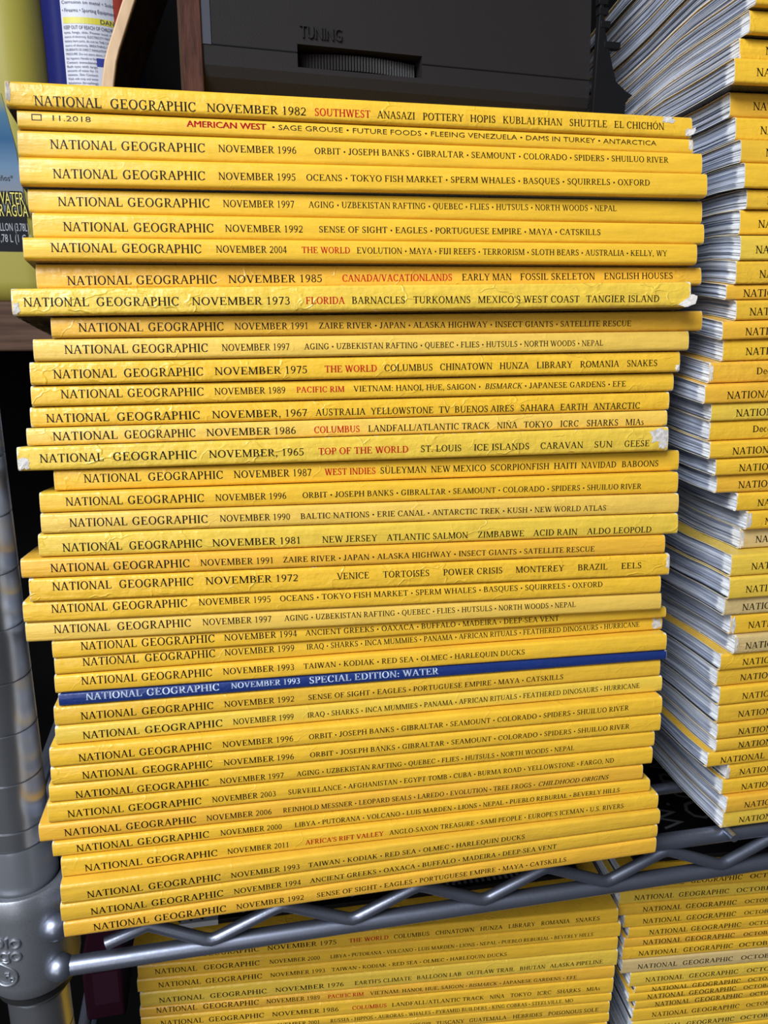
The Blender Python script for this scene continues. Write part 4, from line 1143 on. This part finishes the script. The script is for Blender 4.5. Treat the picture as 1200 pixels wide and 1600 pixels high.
bk = booklet('black booklet with rows of small grey print, lying on the lower-shelf left stack', 0.101, 0.3215, 0.0675, 0.215, -0.0722, 0.0028, math.radians(-1.0), [])
rr = random.Random(4)
b = MB()
for a in range(26):
    x = 0.016 + a * 0.0034
    y = 0.003
    while y < 0.05:
        l_ = rr.uniform(0.002, 0.007)
        b.box(x, y, 0.0028, x + 0.0017, y + l_, 0.0029)
        y += l_ + 0.0012
o = b.build('grey_print', GREYINK, bk)
o['kind'] = 'stuff'
b = MB()
b.box(-0.1102, -0.0003, 0.0, -0.0905, 0.06, 0.0031)
o = b.build('pale_panel', mat('pale_card', (0.34, 0.37, 0.42), 0.5), bk)
o['label'] = 'pale panel with looping dark line drawing'
b = MB()
for i in range(9):
    cx_, cy_, r_ = -0.1075 + 0.0019 * i, 0.006 + 0.004 * (i % 3), 0.0042
    b.tube([(cx_ + r_ * math.cos(q * 0.35), cy_ + 1.3 * r_ * math.sin(q * 0.35), 0.0032) for q in range(13)], 0.0005, 6)
b.build('line_drawing', INK, o)
booklet('black booklet with large grey letters, lying on the lower-shelf right stack', 0.345, 0.58, 0.0400, 0.20, -0.0548, 0.0028, math.radians(-5),
        [('OCPA', -0.052, 0.029, 0.017, 'y'), ('W.', -0.075, 0.023, 0.014, 'y'), ('MEN', -0.078, 0.064, 0.012, 'y')])

# ------------------------------------------------------------------ radio resting on the tall stack
th = math.radians(11.66)
radio = empty('radio', (0.128, 0.085, 0.3034))
tag(radio, 'dark plastic radio with a wooden cheek and TUNING wheel, resting on the tall stack', 'radio')
radio.rotation_euler = (-th * 0.55, math.radians(0.3), math.radians(4.0))
RW = 0.1815


def rpart(mb, name, m, smooth=False, bevel=0.0, parent=None):
    return mb.build(name, m, parent or radio, smooth, bevel)


b = MB()
zs = 0.0272     # height of the lower lip above the radio's foot
X0, X1 = 0.0055, RW
# front body with the wheel slot cut out: built from blocks around the opening
sx0, sx1, sz0, sz1 = 0.0445, 0.0995, zs + 0.0066, zs + 0.0156
body = [(0, zs + 0.0045), (0, 0.125), (0.075, 0.125), (0.075, zs - 0.012), (0.018, zs - 0.012), (0.0055, zs - 0.0045), (0.0015, zs + 0.0005)]
for xa, xb in ((X0, sx0), (sx1, X1)):
    b.prism([(y, z) for y, z in body], xa, xb, 'x')
b.prism([(0, sz1), (0, 0.125), (0.075, 0.125), (0.075, sz1)], sx0, sx1, 'x')
b.prism([(0, zs + 0.0045), (0, sz0), (0.075, sz0), (0.075, zs - 0.012), (0.018, zs - 0.012), (0.0055, zs - 0.0045), (0.0015, zs + 0.0005)], sx0, sx1, 'x')
b.box(sx0, 0.016, sz0, sx1, 0.075, sz1)
rpart(b, 'case', RADIO)
b = MB()
b.box(X0 + 0.0002, -0.00025, zs + 0.0121, sx0, 0.0004, zs + 0.0125)
rpart(b, 'seam', BLACK)
b = MB()
b.box(sx1, -0.00025, zs + 0.0121, X1 - 0.0002, 0.0004, zs + 0.0125)
rpart(b, 'seam', BLACK)
b = MB()
b.prism([(0.020, 0.0), (0.0165, zs - 0.012), (0.073, zs - 0.012), (0.070, 0.0)], X0 + 0.004, X1 - 0.008, 'x')
rpart(b, 'plinth', RADIO)
b = MB()
n = 420
c = ((sx0 + sx1) / 2, 0.0905, (sz0 + sz1) / 2)
R0 = 0.0880
prof = []
for i in range(n):
    a = 2 * PI * i / n
    for k, rr_ in ((0.0, R0), (0.5, R0 - 0.0007)):
        aa = 2 * PI * (i + k) / n
        prof.append((c[0] + rr_ * math.cos(aa), c[1] + rr_ * math.sin(aa)))
prof = [(x, y) for x, y in prof]
# only the front sector that shows through the slot
sec = [(x, y) for x, y in prof if y < 0.0148 and sx0 + 0.001 < x < sx1 - 0.001]
sec.sort()
poly = [(sec[0][0], 0.0148)] + sec + [(sec[-1][0], 0.0148)]
b.prism(poly, c[2] - 0.0030, c[2] + 0.0030, 'z')
rpart(b, 'tuning_wheel', RADIO)
b = MB()
flat_text(b, 'TUNING', (sx0 + 0.0012, -0.0004, sz1 + 0.0024), (1, 0, 0), (0, 0, 1), 0.0050, 0.0178)
o = b.build('raised_lettering', RADIO, radio, recalc=False)
sol = o.modifiers.new('thick', 'SOLIDIFY')
sol.thickness = 0.0009
sol.offset = 0
b = MB()
b.box(-0.0026, -0.0012, 0.0, X0, 0.026, 0.127)
o = rpart(b, 'wooden_cheek', WOOD, False, 0.0006)
o['label'] = 'dark reddish wooden side panel'
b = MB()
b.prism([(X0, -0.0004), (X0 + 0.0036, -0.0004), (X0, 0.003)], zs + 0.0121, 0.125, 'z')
rpart(b, 'painted_edge_highlight', mat('highlight_paint', (0.16, 0.17, 0.21), 0.22, 0.6))  # glossy left edge of the case, its bluish highlight put into the colour

# black notched plastic piece between radio and right stack
br = empty('plastic_bracket', (0.3056, 0.088, 0.3036))
tag(br, 'black notched plastic bracket between the radio and the right-hand stack', 'bracket')
b = MB()
b.box(0.0, 0.0, -0.0008, 0.0155, 0.006, 0.0028)
b.build('base_plate', BLACK, br, False, 0.0004)
b = MB()
arm = [(0.0, 0.0028), (0.0155, 0.0028), (0.0160, 0.027), (0.0190, 0.030), (0.0155, 0.0315), (0.0105, 0.035), (0.0085, 0.040), (0.0060, 0.047), (0.0035, 0.054), (0.0018, 0.063), (0.0008, 0.085), (0.0, 0.085)]
b.prism(arm, 0.001, 0.0045, 'y')
b.build('arm', BLACK, br, False, 0.0003)
for x, z, w_ in ((0.0052, 0.0495, 0.0058), (0.0028, 0.0575, 0.0026), (0.0016, 0.0625, 0.0024), (0.0012, 0.0665, 0.0024), (0.0008, 0.0715, 0.0020), (0.0008, 0.0765, 0.0020)):
    b = MB()
    b.box(x - 0.002, 0.0008, z - 0.0014, x + w_, 0.0047, z + 0.0014)
    b.build('tooth', BLACK, br, False, 0.0002)

# ------------------------------------------------------------------ things behind, on a brown board fixed to the wall
b = MB()
b.box(-0.42, 0.245, 0.2085, 0.22, 0.5205, 0.2375)
o = b.build('wooden_board', BOARD, None, False, 0.0012)
tag(o, 'brown wooden board behind the tall stack, carrying the yellow jug and spray can', 'board')

# yellow jug
JUG = NT(mat('yellow_jug_plastic', (0.30, 0.26, 0.045), 0.38)).m
jug = empty('jug', (-0.045, 0.335, 0.2377))
tag(jug, 'yellow plastic gallon jug with a blue and grey label, at the left behind the magazines', 'jug')


def rounded(hx, hy, r, n=8):
    pts = []
    for cx_, cy_, a0 in ((hx - r, hy - r, 0), (-hx + r, hy - r, 90), (-hx + r, -hy + r, 180), (hx - r, -hy + r, 270)):
        for i in range(n + 1):
            a = math.radians(a0 + 90 * i / n)
            pts.append((cx_ + r * math.cos(a), cy_ + r * math.sin(a)))
    return pts


b = MB()
levels = [(0.0, .90), (0.004, .97), (0.012, 1.0), (0.150, 1.0), (0.185, .985), (0.215, .93), (0.240, .80), (0.258, .60), (0.270, .36), (0.278, .26), (0.296, .26)]
base = rounded(0.086, 0.056, 0.024)
n = len(base)
for z, k in levels:
    for x, y in base:
        b.v.append((x * k, y * k, z))
for i in range(len(levels) - 1):
    for j in range(n):
        b.f.append((i * n + j, i * n + (j + 1) % n, (i + 1) * n + (j + 1) % n, (i + 1) * n + j))
b.f.append(tuple(range(n))[::-1])
b.f.append(tuple((len(levels) - 1) * n + j for j in range(n)))
b.build('bottle', JUG, jug, True)
b = MB()
b.lathe([(0, 0.296), (0.023, 0.296), (0.024, 0.299), (0.024, 0.316), (0.022, 0.318), (0, 0.318)], (0, 0, 0), 32)
b.build('cap', mat('jug_cap', (0.30, 0.26, 0.045), 0.4), jug, True)
# label: a printed sheet on the front face
lm = mat('jug_label_print', (0.1, 0.2, 0.4), 0.5, 0, 0.12)
q = NT(lm)
tc = q.n('ShaderNodeTexCoord')
sxyz = q.n('ShaderNodeSeparateXYZ')
q.link(tc.outputs['Object'], sxyz.inputs[0])
ramp = q.n('ShaderNodeValToRGB')
q.link(q.rng(sxyz.outputs[2], 0.030, 0.120, 0, 1, False), ramp.inputs[0])
cr_ = ramp.color_ramp
cr_.elements[0].position, cr_.elements[0].color = 0.0, (0.007, 0.008, 0.011, 1)
cr_.elements[1].position, cr_.elements[1].color = 1.0, (0.26, 0.24, 0.07, 1)
for p_, c_ in ((0.255, (0.007, 0.008, 0.011, 1)), (0.265, (0.11, 0.12, 0.14, 1)), (0.40, (0.16, 0.18, 0.22, 1)), (0.55, (0.10, 0.17, 0.26, 1)), (0.72, (0.022, 0.08, 0.17, 1)), (0.88, (0.05, 0.12, 0.19, 1))):
    e_ = cr_.elements.new(p_)
    e_.color = c_
q.link(ramp.outputs[0], q.b.inputs['Base Color'])
b = MB()
outl = [(-0.060, 0.030), (0.0625, 0.030), (0.0655, 0.040), (0.0660, 0.060), (0.0640, 0.090), (0.0590, 0.120), (-0.060, 0.120)]
b.prism(outl, -0.0564, -0.0560, 'y')
lb = b.build('label_sheet', lm, jug)
lb['label'] = 'printed label fading from yellow to blue to grey with a black foot'
yel, blk, gry = MB(), MB(), MB()
ex, ez = (1, 0, 0), (0, 0, 1)


def jt(mb, txt, xr, z, h, w, dy=0.0):
    flat_text(mb, txt, (xr - w, -0.0566 - dy, z), ex, ez, h, w)


for dx in (-0.0006, 0.0006):
    for dz in (-0.0006, 0.0006):
        jt(blk, 'WATER', 0.0655 + dx, 0.0577 + dz, 0.0072, 0.0156)
        jt(blk, 'OR AGUA', 0.0672 + dx, 0.0507 + dz, 0.0072, 0.0205)
jt(yel, 'WATER', 0.0655, 0.0577, 0.0070, 0.0156, 0.0002)
jt(yel, 'OR AGUA', 0.0672, 0.0507, 0.0070, 0.0205, 0.0002)
jt(gry, 'GALLON (3.78L)', 0.0665, 0.0421, 0.0046, 0.0208)
jt(gry, '3,78 L (1 Gal)', 0.0680, 0.0355, 0.0046, 0.0205)
jt(blk, '5 años*', 0.0605, 0.0712, 0.0032, 0.0120)
for mb_, nm, mm in ((blk, 'dark_lettering', INK), (yel, 'yellow_lettering', mat('yellow_print', (0.55, 0.48, 0.10), 0.5)), (gry, 'grey_lettering', mat('pale_grey_print', (0.30, 0.31, 0.34), 0.5))):
    mb_.build(nm, mm, lb, recalc=False)

# blue spray can
can = empty('spray_can', (0.0665, 0.305, 0.2377))
tag(can, 'blue spray can with a white warning label, standing behind the tall stack', 'spray can')
b = MB()
CR = 0.0302
b.lathe([(0, 0), (CR - 0.002, 0), (CR, 0.002), (CR, 0.195), (CR - 0.003, 0.20), (CR - 0.006, 0.205), (0.018, 0.215), (0.012, 0.218), (0, 0.218)], (0, 0, 0), 56)
b.build('body', mat('blue_can_paint', (0.006, 0.009, 0.085), 0.32, 0, 0.3), can, True)
b = MB()
b.lathe([(0, 0.218), (0.011, 0.218), (0.011, 0.232), (0.008, 0.236), (0, 0.236)], (0, 0, 0), 28)
b.build('nozzle', mat('red_cap', (0.45, 0.03, 0.02), 0.4), can, True)


def cwrap(s, z, dr=0.0):         # s metres around the can from the camera-facing line
    a = -PI / 2 + s / CR
    return ((CR + dr) * math.cos(a), (CR + dr) * math.sin(a), z)


def strip(mb, s0, s1, z0, z1, dr, n=14):
    vs = []
    for i in range(n + 1):
        s_ = s0 + (s1 - s0) * i / n
        vs += [cwrap(s_, z0, dr), cwrap(s_, z1, dr)]
    mb.add(vs, [(2 * i, 2 * i + 2, 2 * i + 3, 2 * i + 1) for i in range(n)])


S0, S1 = -0.0150, 0.0160
b = MB()
strip(b, S0, S1, 0.05, 0.19, 0.0002)
wl = b.build('white_label', mat('white_label_paper', (0.46, 0.46, 0.52), 0.45), can)
b = MB()
strip(b, S1, S1 + 0.012, 0.05, 0.19, 0.0002)
b.build('red_band', mat('red_label', (0.42, 0.06, 0.04), 0.4), can)
Z0 = 0.1225     # height on the can that the top of the tall stack just hides
b = MB()
strip(b, S0 + 0.0012, S1 - 0.0005, Z0 + 0.0365, Z0 + 0.0398, 0.0003)
b.build('yellow_band', mat('yellow_band', (0.50, 0.44, 0.04), 0.4), wl)
b = MB()
strip(b, S0 + 0.0190, S1 - 0.001, Z0 + 0.0140, Z0 + 0.0186, 0.0003)
b.build('blue_panel', mat('blue_panel', (0.02, 0.03, 0.2), 0.4), wl)
b = MB()


def ct(mb, txt, s0, z, h, w):
    wd, polys = sans_polys(txt)
    for p in polys:
        mb.add([cwrap(s0 + a * w / wd, z + c_ * h, 0.0005) for a, c_ in p], [tuple(range(len(p)))])


ct(b, 'Corrosion on metal • Solid', S0 + 0.001, Z0 + 0.0468, 0.0017, 0.030)
ct(b, '• Firearms • Sporting Equipment', S0 + 0.001, Z0 + 0.0425, 0.0019, 0.0305)
ct(b, 'DANGER', S0 + 0.0225, Z0 + 0.0370, 0.0024, 0.0155)
ct(b, 'KEEP OUT OF REACH OF CHILDREN.', S0 + 0.0012, Z0 + 0.0335, 0.0019, 0.031)
rows_ = ['eyes, lungs, skin. Power tool, metal', 'source of electricity. ELECTRICITY MAY BURN', 'battery burn parts, do not let THE CAN touch', 'source of electricity. BREATHING HAZARD:', 'DELIBERATE OR DIRECT INHALATION OF VAPOR',
         'PRESSURE: Do not store above 120F. Do not']
for i, tx in enumerate(rows_):
    ct(b, tx, S0 + 0.0012, Z0 + 0.0312 - 0.0023 * i, 0.00125, 0.031)
rows_ = ['Aid: Ingestion: Harmful or fatal', 'Contact: immediately', 'flush eyes with large', 'amounts of water for 15', 'minutes. Skin Contact:', 'Wash with soap and water', 'Inhalation (breathing):', 'Remove to fresh air.']
for i, tx in enumerate(rows_):
    ct(b, tx, S0 + 0.0012, Z0 + 0.0174 - 0.0022 * i, 0.00125, 0.018)
b.build('lettering', mat('label_text', (0.03, 0.03, 0.08), 0.5), wl, recalc=False)

# bent tan wooden strip
b = MB()
ws = empty('wooden_strip', (0.083, 0.222, 0.2377))
tag(ws, 'bent tan wooden strip with a dark face, leaning between the spray can and radio', 'strip')
pth = [(-0.011, 0.0), (-0.010, 0.06), (-0.007, 0.10), (-0.0047, 0.1166), (-0.0025, 0.1275), (-0.0004, 0.1338), (0.0026, 0.141), (0.0078, 0.1538), (0.0155, 0.172), (0.024, 0.19)]
e_, f_ = MB(), MB()
tw, dp = 0.0066, 0.045
vs = []
for x, z in pth:
    vs += [(x, 0, z), (x + tw, 0, z), (x + tw, 0.004, z), (x, 0.004, z)]
e_.add(vs, [(4 * i + j, 4 * i + (j + 1) % 4, 4 * i + 4 + (j + 1) % 4, 4 * i + 4 + j) for i in range(len(pth) - 1) for j in range(4)] + [(0, 1, 2, 3), tuple(4 * (len(pth) - 1) + j for j in (3, 2, 1, 0))])
e_.build('edge', TAN, ws, False, 0.0008)
vs = []
for x, z in pth:
    vs += [(x, 0.004, z), (x + tw, 0.004, z), (x + tw + 0.009, dp, z), (x + 0.009, dp, z)]
f_.add(vs, [(4 * i + j, 4 * i + (j + 1) % 4, 4 * i + 4 + (j + 1) % 4, 4 * i + 4 + j) for i in range(len(pth) - 1) for j in range(4)] + [(0, 1, 2, 3), tuple(4 * (len(pth) - 1) + j for j in (3, 2, 1, 0))])
f_.build('dark_face', DARKWOOD, ws)

# dark pink carton in the shadow behind the post, on the shelf below
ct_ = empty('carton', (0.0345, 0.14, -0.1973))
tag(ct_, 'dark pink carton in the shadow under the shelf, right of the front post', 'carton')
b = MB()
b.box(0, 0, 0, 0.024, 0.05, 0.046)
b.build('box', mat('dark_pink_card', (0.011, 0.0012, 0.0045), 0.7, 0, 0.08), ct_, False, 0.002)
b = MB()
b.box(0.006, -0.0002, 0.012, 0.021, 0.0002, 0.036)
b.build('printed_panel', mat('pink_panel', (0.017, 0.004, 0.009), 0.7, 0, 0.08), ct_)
